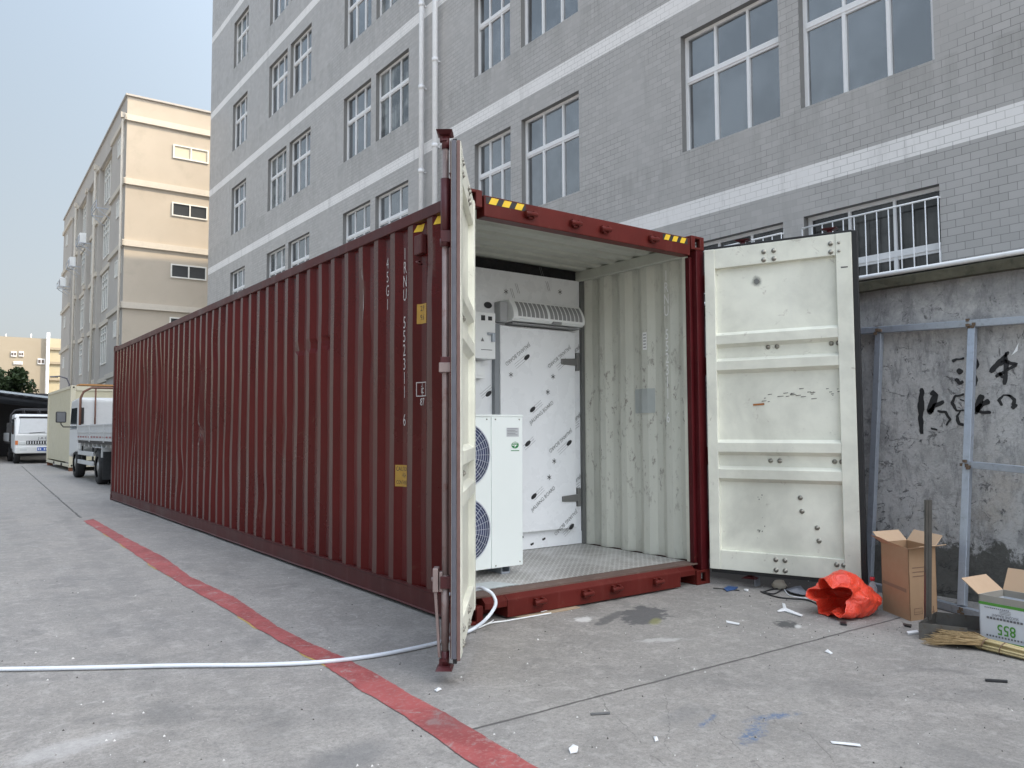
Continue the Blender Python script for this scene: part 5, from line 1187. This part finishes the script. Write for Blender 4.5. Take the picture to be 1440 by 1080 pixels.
def parked_car():
    x0, y0 = -2.6, 34.3
    t = thing('white_van', 'white van mostly outside the left edge of the picture beside the white truck', 'van', (x0, y0, 0))
    m = MB(); m.prism([(y0, .35), (y0-.02, .85), (y0+.6, 1.0), (y0+1.2, 1.6), (y0+4, 1.65), (y0+4.1, .4)], 0, x0, x0+1.7); b = m.build('body', wht, t, bevel=.08)
    m = MB(); m.hexa([(x0+.15, y0+.62, 1.04), (x0+1.55, y0+.62, 1.04), (x0+1.55, y0+.72, 1.02), (x0+.15, y0+.72, 1.02), (x0+.25, y0+1.13, 1.55), (x0+1.45, y0+1.13, 1.55), (x0+1.45, y0+1.25, 1.53), (x0+.25, y0+1.25, 1.53)]); m.build('windscreen', vg, b)
    for y in (y0+.8, y0+3.3):
        for x, sx in ((x0+.12, -1), (x0+1.58, 1)): wheel(t, (x, y, .31), .31, .2, sx)
parked_car()

# ================================================================== SMALL THINGS IN THE YARD
def flap(m, a, b, dirv, th=.004):
    a, b, dirv = Vector(a), Vector(b), Vector(dirv); n = (b-a).cross(dirv).normalized()*th
    m.hexa([a, b, b+dirv, a+dirv, a+n, b+n, b+dirv+n, a+dirv+n])
def tall_box():
    N0 = G(1280.4, 873.7); Lp = G(1241.5, 858); Rp = G(1318.7, 868.3); u = (Lp-N0); v = (Rp-N0)
    hgt = None; d = (N0-CP).dot(Fv); hgt = 101/FPX*d
    t = thing('cardboard_box', 'tall open brown cardboard box standing by the wall behind the metal dustpan', 'box', N0+(u+v)*.5)
    up = Vector((0, 0, hgt)); m = MB(); th = .006; C = [N0, N0+v, N0+u+v, N0+u]; 
    cen = (C[0]+C[2])/2
    for i in range(4):
        a, b = C[i], C[(i+1) % 4]; n = (cen-(a+b)/2).normalized()*th; m.hexa([a, b, b+n, a+n, a+up, b+up, b+n+up, a+n+up])
    m.add([C[0]+Vector((0,0,.004)), C[1]+Vector((0,0,.004)), C[2]+Vector((0,0,.004)), C[3]+Vector((0,0,.004))], [(0, 1, 2, 3)])
    m.build('box_body', M['card'], t, fixn=True)
    un, vn = u.normalized(), v.normalized(); Lu, Lv = u.length, v.length
    # flaps: left one leaning out, others splayed
    def F(a, b, dv): m = MB(); flap(m, a, b, dv); m.build('flap', M['cardin'], t)
    F(C[0]+up, C[1]+up, -un*Lu*.36+Vector((0, 0, .03))); F(C[1]+up, C[2]+up, vn*Lu*.22+Vector((0, 0, .07)))
    F(C[2]+up, C[3]+up, un*.10+Vector((0, 0, .06))); 
    # torn left flap
    m = MB(); a, b = C[3]+up, C[0]+up; dv = -vn*.07+Vector((0, 0, .05)); dv = -vn*.02+Vector((0, 0, .012))
    m.add([a, a.lerp(b, .25), a.lerp(b, .55), a.lerp(b, .9), b, a-vn*.10+Vector((0, 0, .055)), a.lerp(b, .2)-vn*.06+Vector((0, 0, .045)), a.lerp(b, .35)-vn*.015+Vector((0, 0, .02))], [(0, 1, 6, 5), (1, 2, 7, 6), (2, 3, 7)]); m.build('torn_flap', M['cardin'], t)
    # printing
    m = MB(); pr = MB()
    nf = -(v.cross(Vector((0, 0, 1)))).normalized(); 
    if nf.dot(N0-CP) > 0: nf = -nf
    def onf(s_, z): return N0+v*s_+Vector((0, 0, z*hgt))+nf*.0015
    for z in (.72, .66, .60): m.quad(onf(.12, z), onf(.80, z), onf(.80, z+.012), onf(.12, z+.012))
    m.quad(onf(.14, .08), onf(.44, .08), onf(.44, .086), onf(.14, .086)); m.quad(onf(.14, .16), onf(.44, .16), onf(.44, .166), onf(.14, .166)); m.quad(onf(.14, .11), onf(.40, .11), onf(.40, .114), onf(.14, .114)); m.quad(onf(.14, .08), onf(.155, .08), onf(.155, .166), onf(.14, .166)); m.quad(onf(.43, .08), onf(.44, .08), onf(.44, .166), onf(.43, .166))
    m.add([onf(.83, .10), onf(.86, .10), onf(.86, .17), onf(.83, .17), onf(.79, .10), onf(.90, .10), onf(.845, .075)], [(0, 1, 2, 3), (4, 5, 6)])
    m.build('front_print', M['print'], t, fixn=False)
    nl = -(u.cross(Vector((0, 0, 1)))).normalized()
    if nl.dot(N0-CP) > 0: nl = -nl
    def onl(s_, z): return N0+u*s_+Vector((0, 0, z*hgt))+nl*.0015
    m = MB(); m.quad(onl(.10, .375), onl(.95, .405), onl(.95, .45), onl(.10, .43)); m.build('side_print_band', mat('faded_print', (.26, .18, .12), .75), t, fixn=False)
tall_box()
def sealant_box():
    A = G(1378.5, 902); B0 = G(1440, 916); u = (B0-A); un = u.normalized(); Lw = .46; u = un*Lw
    nrm = Vector((un.y, -un.x, 0)); 
    if nrm.dot(A-CP) > 0: nrm = -nrm
    back = -nrm*.26; d = (A-CP).dot(Fv); h = 66/FPX*d; up = Vector((0, 0, h))
    t = thing('sealant_box', 'open white and green sealant carton lying upside down beside the straw broom', 'box', A+u*.5)
    wm = mat('carton_white', (.66, .68, .72), .5, var=.03); gm = mat('carton_green', (.09, .30, .045), .5); gy = mat('carton_raw_edge', (.33, .31, .27), .7)
    C = [A, A+u, A+u+back, A+back]; cen = (C[0]+C[2])/2; m = MB()
    for i in range(4):
        a, b = C[i], C[(i+1) % 4]; n = (cen-(a+b)/2).normalized()*.006; m.hexa([a, b, b+n, a+n, a+up*.86, b+up*.86, b+n+up*.86, a+n+up*.86])
    m.build('carton_body', wm, t)
    m = MB()
    for i in range(4):
        a, b = C[i]+up*.8605, C[(i+1) % 4]+up*.8605; n = (cen+up*.86-(a+b)/2).normalized()*.006; n.z = 0; m.hexa([a, b, b+n, a+n, a+up*.14, b+up*.14, b+n+up*.14, a+n+up*.14])
    m.build('carton_rim', gy, t)
    f = nrm*.0015
    def on(s_, z, e=1.): return A+un*s_+Vector((0, 0, z))+nrm*.0015*e
    m = MB(); m.quad(on(0, 0), on(Lw, 0), on(Lw, h*.10), on(0, h*.10)); m.quad(on(0, h*.80), on(Lw, h*.80), on(Lw, h*.86), on(0, h*.86)); m.build('green_band', gm, t, fixn=False)
    # upside-down lettering
    def T(mb, s_, cx, cz, size, sq=.9, b=0.): add_text(mb, s_, size, lambda a, c: on(cx-a, cz-c, 2.), sq, b)
    m = MB(); T(m, '855', .155, h*.345, .085, .85, .01); m.build('number_print', gm, t, fixn=False)
    m = MB(); T(m, 'SILICONE SEALANT', .15, h*.615, .022, .8, .004); T(m, 'ZHONGXING', .15, h*.55, .03, 1., .02) if 0 else None
    for k in range(11): x = .045+k*.019; m.quad(on(x, h*.525, 2), on(x+.014, h*.525, 2), on(x+.014, h*.57, 2), on(x, h*.57, 2))
    for k in range(14): x = .04+k*.0175; m.quad(on(x, h*.16, 2), on(x+.010, h*.16, 2), on(x+.010, h*.195, 2), on(x, h*.195, 2))
    for k in range(13): x = .035+k*.011; m.quad(on(x, h*.745, 2), on(x+.007, h*.745, 2), on(x+.007, h*.765, 2), on(x, h*.765, 2))
    for k in range(3): m.quad(on(.12, h*(.66+.03*k), 2), on(.185, h*(.66+.03*k), 2), on(.185, h*(.668+.03*k), 2), on(.12, h*(.668+.03*k), 2))
    m.build('carton_print', M['inkgrey'], t, fixn=False)
    m = MB(); pts = [(.0, .0), (.05, -.02), (.08, .01), (.12, .0), (.13, .05), (.17, .08), (.12, .12), (.05, .11), (.02, .13), (-.01, .08), (-.04, .06), (-.02, .03)]
    m.add([on(.33+a, h*.50+b*.8, 2) for a, b in pts], [tuple(range(len(pts)))]); m.build('map_patch', mat('pale_green_print', (.28, .48, .20), .5), t, fixn=False)
    m = MB(); m.quad(on(.27, h*.14, 2), on(.42, h*.14, 2), on(.42, h*.40, 2), on(.27, h*.40, 2)); m.build('green_patch', gm, t, fixn=False); m = MB(); m.quad(on(.30, h*.2, 3), on(.42, h*.2, 3), on(.42, h*.32, 3), on(.30, h*.32, 3)); m.build('white_patch', wm, t, fixn=False)
    m = MB(); flap(m, C[3]+up, C[0]+up, -un*.10+up*.28); m.build('flap', M['cardin'], t)
    m = MB(); flap(m, C[2]+up, C[3]+up, back*.25+up*.45); m.build('flap', M['cardin'], t)
    m = MB(); flap(m, C[1]+up, C[2]+up, un*.13+up*.2); m.build('flap', M['cardin'], t)
    # dark bag of rubbish in it
    m = MB(); n = 14; vs = []; fs = []; c0 = cen+up*.75+un*.08
    for i in range(n):
        for j in range(n):
            a, b = 2*math.pi*j/n, math.pi*i/(n-1); p = Vector((math.cos(a)*math.sin(b), math.sin(a)*math.sin(b), math.cos(b))); q = 1+.25*noise.noise(p*2.3); vs.append(c0+Vector((p.x*.10, p.y*.10, p.z*.12))*q)
    for i in range(n-1):
        for j in range(n): fs.append((i*n+j, i*n+(j+1) % n, (i+1)*n+(j+1) % n, (i+1)*n+j))
    m.add(vs, fs, False); m.build('rubbish_bag', mat('dark_blue_bag', (.015, .015, .035), .4), origin=c0, label='dark navy bag stuffed in the open white and green carton', cat='bag')
sealant_box()
def dustpan():
    BL = G(1292.5, 899); BR = G(1362, 905); BK = G(1304, 880); v = BK-BL; u = BR-BL
    t = thing('dustpan', 'old folded sheet metal dustpan with a tall upright handle', 'dustpan', BL+(u+v)*.5)
    dm = mat('dull_sheet_metal', (.16, .155, .145), .38, .6, var=.4, nsc=9, dirt=.8, dcol=(.13, .085, .05)); hm = mat('handle_metal', (.10, .095, .088), .4, .6, var=.3, nsc=10, dirt=.5)
    v = G(1316, 882.5)-BL
    u = u*1.0; up = Vector((0, 0, .10)); m = MB(); z = Vector((0, 0, .004)); th = .004
    m.hexa([BL, BL+u, BL+u+v, BL+v, BL+z, BL+u+z, BL+u+v+z, BL+v+z])
    vn = v.normalized()*th; un = u.normalized()*th
    m.hexa([BL+z, BL+u*.98+z, BL+u*.98+vn+z, BL+vn+z, BL+up, BL+u*.98+up*.9, BL+u*.98+up*.9+vn, BL+up+vn])
    m.hexa([BL+v-vn+z, BL+u*.98+v-vn+z, BL+u*.98+v+z, BL+v+z, BL+v-vn+up, BL+u*1.04+v-vn+up*.9, BL+u*1.04+v+up*.9, BL+v+up])
    m.hexa([BL+vn+z, BL+un+vn+z, BL+v-vn+un+z, BL+v-vn+z, BL+vn+up, BL+un+vn+up, BL+v-vn+un+up, BL+v-vn+up])
    m.build('pan', dm, t)
    foot = BL+v*.5+un*2+Vector((0, 0, .07)); tp = FD(1306.8, 703, (foot-CP).dot(Fv)); foot.z = .08
    m = MB(); ax = (tp-foot).normalized(); m.bar(foot, tp, .034, .010, (0, 0, 1)) if 0 else None
    sd_ = Rv*.018; bk = Fv*.024; bk.z = 0
    for a, b in ((-1, -1), (1, 1)):
        pass
    m.hexa([foot-sd_, foot+sd_, foot+sd_+bk*.15, foot-sd_+bk*.15, tp-sd_, tp+sd_, tp+sd_+bk*.15, tp-sd_+bk*.15])
    m.hexa([foot-sd_+bk*.16, foot-sd_*.75+bk*.16, foot-sd_*.75+bk, foot-sd_+bk, tp-sd_+bk*.16, tp-sd_*.75+bk*.16, tp-sd_*.75+bk, tp-sd_+bk])
    m.hexa([foot+sd_*.75+bk*.16, foot+sd_+bk*.16, foot+sd_+bk, foot+sd_*.75+bk, tp+sd_*.75+bk*.16, tp+sd_+bk*.16, tp+sd_+bk, tp+sd_*.75+bk])
    m.hexa([foot-sd_*.22-bk*.1, foot+sd_*.22-bk*.1, foot+sd_*.22-bk*.01, foot-sd_*.22-bk*.01, tp-sd_*.22-bk*.1, tp+sd_*.22-bk*.1, tp+sd_*.22-bk*.01, tp-sd_*.22-bk*.01])
    m.build('handle', hm, t)
    c = BL+u*.62+v*.45; m = MB(); n = 10; rnd = random.Random(4)
    vs = [c+Vector((math.cos(i*.628)*rnd.uniform(.05, .10), math.sin(i*.628)*rnd.uniform(.03, .07), .012+rnd.uniform(0, .025))) for i in range(10)]+[c+Vector((0, 0, .05))]
    m.add(vs, [(i, (i+1) % 10, 10) for i in range(10)]); m.build('plastic_scrap', mat('clear_wrap', (.6, .62, .66), .15), origin=c, label='crumpled pale plastic wrap lying in the metal dustpan', cat='plastic wrap')
dustpan()
def broom():
    A = G(1320, 903); K = G(1386, 915); E_ = G(1440, 928); ax = (E_-K).normalized(); tail = K+ax*.75
    t = thing('straw_broom', 'straw broom lying flat in front of the dustpan', 'broom', K)
    st = mat('broom_straw', (.42, .30, .155), .8, var=.35, nsc=60); st2 = mat('broom_handle_straw', (.52, .42, .22), .7, var=.2, nsc=30)
    rnd = random.Random(2); m = MB(); side = Vector((-ax.y, ax.x, 0)); Lh = (K-A).length
    for k in range(560):
        s_ = rnd.gauss(0, .5); s_ = max(-1, min(1, s_)); L_ = Lh*rnd.uniform(.7, 1.05); z0 = .05+rnd.uniform(-.018, .018); z1 = rnd.uniform(.006, .075)*(1-abs(s_)*.5)
        p0 = K+side*s_*.025+Vector((0, 0, z0)); p2 = K-ax*L_+side*(s_*.19+rnd.uniform(-.02, .02))+Vector((0, 0, z1)); p1 = p0.lerp(p2, .5)+side*s_*.03+Vector((rnd.uniform(-.008, .008), 0, rnd.uniform(-.004, .016)))
        m.tube([p0, p1, p2, p2-ax*.02+side*rnd.uniform(-.015, .015)], [.0022, .0019, .0013, .0008], 3, cap=False)
    m.build('bristles', st, t)
    m = MB(); 
    for k in range(40):
        a = rnd.uniform(0, 6.28); r = .032*rnd.uniform(.3, 1); o = side*math.cos(a)*r+Vector((0, 0, .036+math.sin(a)*r*.9)); m.tube([K-ax*.04+o*1.1-Vector((0, 0, .002)), K+ax*.1+o, tail+o*.6], [.006, .006, .005], 5)
    m.build('handle', st2, t)
    for q in (0., .10):
        c = K+ax*q+Vector((0, 0, .036)); m = MB(); m.tube([c+side*math.cos(a)*.036+Vector((0, 0, math.sin(a)*.034))+ax*.012*math.sin(a) for a in [k*.5236 for k in range(12)]], .0028, 5, closed=True); m.build('binding', M['print'], t)
broom()
def red_bag():
    dep = (G(1190, 862)-CP).dot(Fv); ctr = FD(1190, 843, dep)
    c = Vector((ctr.x, ctr.y, .132)); Rh = Vector((Rv.x, Rv.y, 0)).normalized(); Fh = Vector((Fv.x, Fv.y, 0)).normalized()
    ax = (Rh*.80+Fh*.60).normalized(); fw = Vector((-ax.y, ax.x, 0)); up = Vector((0, 0, 1)); n, k = 96, 110; vs = []; fs = []
    def rid(p): return 1-abs(noise.noise(p))*2.2
    for i in range(n+1):
        s_ = i/n; prof = (.92+.22*math.sin(s_*math.pi*.9))*(1 if s_ < .6 else max(.0, 1-((s_-.6)/.4)**2.6)**.5)
        xx = -.225+.45*s_
        for j in range(k):
            a = 2*math.pi*j/k; cy, sz = math.cos(a), math.sin(a); d = fw*cy+up*sz
            ry = .165*prof; rz = .128*prof*(1.04-.42*max(0, s_-.15))
            p = ax*xx+fw*cy*ry+up*sz*rz
            pl = p*1.0; q = Vector((ax.dot(p)*2.2, fw.dot(p)*6.5, p.z*6.5))        # folds run along the bag from its mouth
            q2 = Vector((ax.dot(p)*7+2, fw.dot(p)*9, p.z*9+5)); q3 = q2*2.3
            p = p+d*(noise.noise(pl*4.5+Vector((3, 3, 3)))*.06+rid(q)*.022+rid(q2)*.014+rid(q3)*.006-.020)+ax*noise.noise(q2)*.03
            if s_ < .25: p += -ax*(.25-s_)*(.22*noise.noise(Vector((a*.9+3, 1, 2)))) + d*(.25-s_)*.12*math.sin(a*5+1)
            z = c.z+p.z-.055*max(0, s_-.3)*1.2
            vs.append(Vector((c.x+p.x, c.y+p.y, max(.004+.006*abs(noise.noise(p*25)), z))))
    for i in range(n):
        for j in range(k): fs.append((i*k+j, i*k+(j+1) % k, (i+1)*k+(j+1) % k, (i+1)*k+j))
    b0 = len(vs); mc = sum((vs[j] for j in range(k)), Vector())/k
    for i in range(30):
        s_ = i/29
        for j in range(k):
            o = vs[j]; r = (1-.25*s_)*(1 if s_ < .6 else math.cos((s_-.6)/.4*1.52)); q = mc+ax*(.34*s_)+(o-mc)*max(.03, r)*.98
            q += Vector((0, 0, rid(q*7)*.02*min(1, s_*5)-.02*s_)); q.z = max(.014, q.z); vs.append(q)
    for i in range(29):
        for j in range(k): fs.append((b0+i*k+j, b0+(i+1)*k+j, b0+(i+1)*k+(j+1) % k, b0+i*k+(j+1) % k))
    for j in range(k): fs.append((j, b0+j, b0+(j+1) % k, (j+1) % k))
    nm = N('orange_red_plastic'); a = nm.noise(nm.P, 8, 4); nm.bump(nm.m2('ABSOLUTE', nm.m2('SUBTRACT', nm.noise(nm.P, 13, 4, .55, .8), .5)), .9, .03)
    nm.fin(nm.mix(a, (.66, .050, .025), (.80, .085, .045)), .28, 0., Subsurface_Weight=.25, Subsurface_Radius=(.1, .02, .015), Subsurface_Scale=.25)
    m = MB(); m.add(vs, fs, True); m.build('plastic_bag', nm.m, origin=(c.x, c.y, 0), fixn=False, label='crumpled orange red plastic bag lying open on the ground', cat='bag')
red_bag()
def bottle():
    p = G(1228, 858); t = thing('plastic_bottle', 'clear plastic bottle with a red cap standing between the red bag and the tall box', 'bottle', p)
    n = 20; prof = [(.0, .002), (.030, .004), (.033, .02), (.031, .06), (.033, .075), (.031, .10), (.033, .13), (.031, .15), (.020, .185), (.0125, .20), (.0125, .212)]
    vs = []; fs = []
    for r, z in prof:
        for k in range(n): vs.append(p+Vector((math.cos(2*math.pi*k/n)*r, math.sin(2*math.pi*k/n)*r, z)))
    for i in range(len(prof)-1):
        for k in range(n): fs.append((i*n+k, i*n+(k+1) % n, (i+1)*n+(k+1) % n, (i+1)*n+k))
    g = mat('clear_plastic', (.75, .78, .80), .12); g.node_tree.nodes['Principled BSDF'].inputs['Transmission Weight'].default_value = .75; g.node_tree.nodes['Principled BSDF'].inputs['IOR'].default_value = 1.2
    m = MB(); m.add(vs, fs, True); m.build('bottle_body', g, t)
    m = MB(); m.cyl(p+Vector((0, 0, .205)), p+Vector((0, 0, .229)), .0155, 16); m.build('cap', mat('red_cap', (.5, .02, .03), .4), t)
    m = MB(); m.tube([p+Vector((0, 0, .07)), p+Vector((0, 0, .12))], .0338, 20, cap=False); m.build('bottle_label', mat('bottle_label_grey', (.42, .40, .42), .5), t)
bottle()
# white hose across the yard, looping up to the container sill
def spline(P, n=10):
    P = [Vector(p) for p in P]; out = []
    for i in range(len(P)-1):
        p0, p1, p2, p3 = P[max(i-1, 0)], P[i], P[i+1], P[min(i+2, len(P)-1)]
        for k in range(n):
            t_ = k/n; out.append(.5*((2*p1)+(p2-p0)*t_+(2*p0-5*p1+4*p2-p3)*t_*t_+(3*p1-p0-3*p2+p3)*t_**3))
    out.append(P[-1]); return out
hose = [G(-60, 941, .014), G(0, 941, .014), G(120, 939, .014), G(250, 936, .014), G(360, 935, .014), G(450, 931, .014), G(520, 923, .014), G(575, 913, .014), G(618, 903, .014), G(650, 891, .014), G(668, 883, .03)]
YH = -.10
hose += [FY(686, 868, YH-.08), FY(697, 850, YH-.02), FY(693, 836, YH+.02), FY(683, 829, YH+.05), FY(672, 826.5, YH+.12), Vector((.05, .10, .19)), Vector((-.02, .22, .185))]
m = MB(); m.tube(spline(hose, 8), .0115, 8); m.build('hose', mat('white_hose', (.66, .70, .76), .4, var=.05, dirt=.3, dcol=(.4, .4, .4)), origin=tuple(G(300, 936)), label='long white hose running across the yard and looping up over the container sill', cat='hose')
m = MB(); m.tube(spline([G(655, 889, .008), G(675, 882, .01), G(690, 876, .012), G(712, 873, .008), G(735, 869, .008), G(752, 866, .008), G(775, 862, .012)], 6), .005, 6); m.build('thin_cable', M['white'], origin=tuple(G(700, 875)), label='thin white cable on the ground under the left end of the container sill', cat='cable')
m = MB(); m.tube(spline([G(640, 893, .008), G(665, 886, .008), G(682, 879, .008), G(694, 872, .01)], 6), .004, 6); m.build('thin_cable', M['white'], origin=tuple(G(660, 888)), label='second thin white wire lying under the hose loop beside the left door', cat='cable')
# scraps: flat pieces, each with thickness and a slight curl
def scrap(name, pts, mt, lab, cat, th=.003, lift=0., zb=.002, group=None):
    P = [G(*p, zb) for p in pts]; n = len(P); c = sum(P, Vector())/n; vs = []
    for i, p in enumerate(P): vs.append(p+Vector((0, 0, lift*abs(noise.noise(p*9+Vector((1, 2, 3)))))))
    vs += [v+Vector((0, 0, th)) for v in vs]
    vs += [c+Vector((0, 0, lift*.6)), c+Vector((0, 0, th+lift*.6))]
    fs = []
    for i in range(n): j = (i+1) % n; fs += [(i, j, n+j, n+i), (n+i, n+j, 2*n+1), (j, i, 2*n)]
    m = MB(); m.add(vs, fs); m.build(name, mt, origin=(c.x, c.y, 0), label=lab, cat=cat, group=group)
pw = mat('white_scrap', (.72, .73, .74), .5, var=.05); bk = mat('black_scrap', (.02, .02, .022), .5); tan_ = mat('tan_board', (.42, .32, .22), .8); bl = mat('blue_tape', (.035, .085, .22), .5); gs = mat('grey_slate', (.20, .21, .24), .7)
scrap('cardboard_strip', [(716, 868), (745, 863), (806, 852.5), (816, 855), (790, 860), (735, 868)], tan_, 'long tan cardboard strip on the ground along the front of the container sill', 'cardboard strip', .006)
scrap('paper_scrap', [(758, 858.5), (775, 854.5), (776.5, 857), (761, 861)], pw, 'small white strip lying on the tan cardboard strip', 'paper scrap', .004, zb=.012)
scrap('packing_strip', [(1100, 849), (1104, 851), (1106, 857), (1129, 866), (1127, 868), (1103, 860), (1094, 861.5), (1093, 860), (1101, 856)], pw, 'forked white packing strip on the ground in front of the right door', 'packing strip', .005, .02)
scrap('paper_scrap', [(1021, 873.5), (1025, 875), (1040, 877), (1039, 879.5), (1022, 876)], pw, 'small white bow shaped scrap on the ground in front of the right door', 'paper scrap', .004, .01)
scrap('paper_scrap', [(800, 1056), (806, 1051), (813, 1054), (812, 1059), (802, 1060)], pw, 'larger white paper scrap near the bottom edge right of the red line', 'paper scrap', .004, .02)
scrap('paper_scrap', [(919, 1037), (924, 1037), (926, 1042), (921, 1043.5)], pw, 'smaller white paper scrap to the right of the larger one near the bottom edge', 'paper scrap', .004, .012)
scrap('paper_scrap', [(611, 971), (617, 967.5), (621, 970), (614, 974)], pw, 'white paper scrap beside the red line below the left container door', 'paper scrap', .004, .015)
scrap('paper_scrap', [(1160, 917), (1164, 915), (1171, 919), (1168, 920)], pw, 'tiny white curl of paper in front of the red bag', 'paper scrap', .003, .015)
scrap('plastic_scrap', [(1275, 890), (1290, 888), (1292, 891), (1277, 893)], pw, 'white plastic stub on the ground left of the dustpan', 'plastic scrap', .01)
scrap('rubber_scrap', [(1270, 878), (1278, 880), (1282, 880), (1281, 883), (1272, 881)], bk, 'black rubber scrap in front of the tall cardboard box', 'rubber scrap', .01)
scrap('rubber_scrap', [(1181, 877), (1190, 876.5), (1191, 880), (1182, 879)], bk, 'black rubber scrap on the ground just below the red bag', 'rubber scrap', .012)
scrap('tape_scrap', [(1018, 829), (1024, 825), (1038, 826.5), (1034, 830), (1022, 832)], bl, 'blue tape scrap on the ground near the right foot of the container', 'tape scrap', .004, .015)
scrap('paper_scrap', [(1046, 829), (1053, 829), (1052, 832.5), (1047, 831)], pw, 'white paper scrap beside the blue tape scrap', 'paper scrap', .004, .015)
scrap('slate_piece', [(1105, 830), (1118, 827), (1126, 828.5), (1138, 838), (1125, 840), (1112, 838)], gs, 'grey crumpled sheet lying in the rubbish under the right door', 'sheet scrap', .006, .05)
scrap('black_stick', [(1385, 956.5), (1417, 958.5), (1417, 960.5), (1386, 958.5)], bk, 'short black rod on the ground near the right edge', 'stick', .008)
scrap('black_stick', [(830, 1004), (858, 1002.5), (858, 1004.5), (831, 1006)], mat('grey_twig', (.12, .12, .12), .8), 'short dark splinter on the ground below the long joint', 'stick', .005)
scrap('paper_scrap', [(1168, 1043), (1182, 1045), (1209, 1048), (1211, 1051), (1185, 1048), (1170, 1046)], pw, 'long white plastic strip near the bottom edge below the blue paint marks', 'plastic strip', .003, .01)
m = MB(); p = G(1065, 824); q = FD(1065, 809, (p-CP).dot(Fv)); m.box((p.x-.03, p.y-.006, 0), (p.x+.03, p.y+.006, q.z)); m.build('support_stub', M['galv'], origin=tuple(p), label='short grey metal stub standing under the bottom edge of the right door', cat='metal stub')
p = G(1096, 828); m = MB(); n = 10
vs = []; fs = []
for i in range(n):
    for j in range(14):
        a, b = 2*math.pi*j/14, math.pi*i/(n-1); d = Vector((math.cos(a)*math.sin(b), math.sin(a)*math.sin(b), math.cos(b))); r = 1+.35*noise.noise(d*1.7+Vector((3, 1, 0))); vs.append(p+Vector((0, 0, .03))+Vector((d.x*.055, d.y*.055, max(-.03, d.z*.04)))*r)
for i in range(n-1):
    for j in range(14): fs.append((i*14+j, i*14+(j+1) % 14, (i+1)*14+(j+1) % 14, (i+1)*14+j))
m.add(vs, fs, True); m.build('stone', mat('pale_stone', (.42, .38, .31), .9, var=.2, nsc=12), origin=tuple(p), label='pale lump of stone in the rubbish under the right door', cat='stone')
def wire(pts, r, mt, lab): m = MB(); m.tube(spline([G(*q, r) for q in pts], 6), r, 6); m.build('wire', mt, origin=tuple(G(*pts[0])), label=lab, cat='wire')
wire([(1072, 833), (1085, 829), (1100, 828), (1088, 835), (1070, 832), (1095, 840), (1130, 843), (1142, 846), (1152, 851)], .006, bk, 'looped black wire on the ground under the right door')
wire([(1103, 829), (1110, 837), (1130, 841), (1144, 842), (1150, 838), (1125, 832)], .005, pw, 'bent white wire crossing the black one under the right door')
wire([(1003, 827), (1015, 828), (1040, 830.5)], .004, bk, 'short black wire running under the blue tape scrap')
# rocker things caught on top of the right door
t_ = FD(1048, 328, 6.3); 

# small pebbles and crumbs, uncountable
rnd = random.Random(11); m = MB()
for k in range(700):
    px, py = rnd.uniform(0, 1440), rnd.uniform(800, 1080); 
    if rnd.random() < .3: px, py = rnd.uniform(1000, 1340), rnd.uniform(815, 900)
    p = G(px, py); s_ = rnd.uniform(.0015, .006)*(1.6 if rnd.random() < .08 else 1); 
    if 0 < p.x < W and p.y > 0: continue
    v = [p+Vector((rnd.uniform(-s_, s_), rnd.uniform(-s_, s_), 0)) for _ in range(4)]; v = [p+Vector((-s_, -s_*rnd.random(), 0)), p+Vector((s_, -s_*rnd.random(), 0)), p+Vector((s_*rnd.random(), s_, 0)), p+Vector((0, 0, s_*1.2))]; m.cur = rnd.choice((0, 0, 1, 2)); m.add(v, [(0, 1, 3), (1, 2, 3), (2, 0, 3), (0, 2, 1)])
m.build('gravel_crumbs', [mat('crumb_grey', (.25, .24, .23), .9), mat('crumb_white', (.6, .59, .57), .8), mat('crumb_dark', (.06, .055, .05), .9)], kind='stuff', label='scattered crumbs and grit on the concrete')
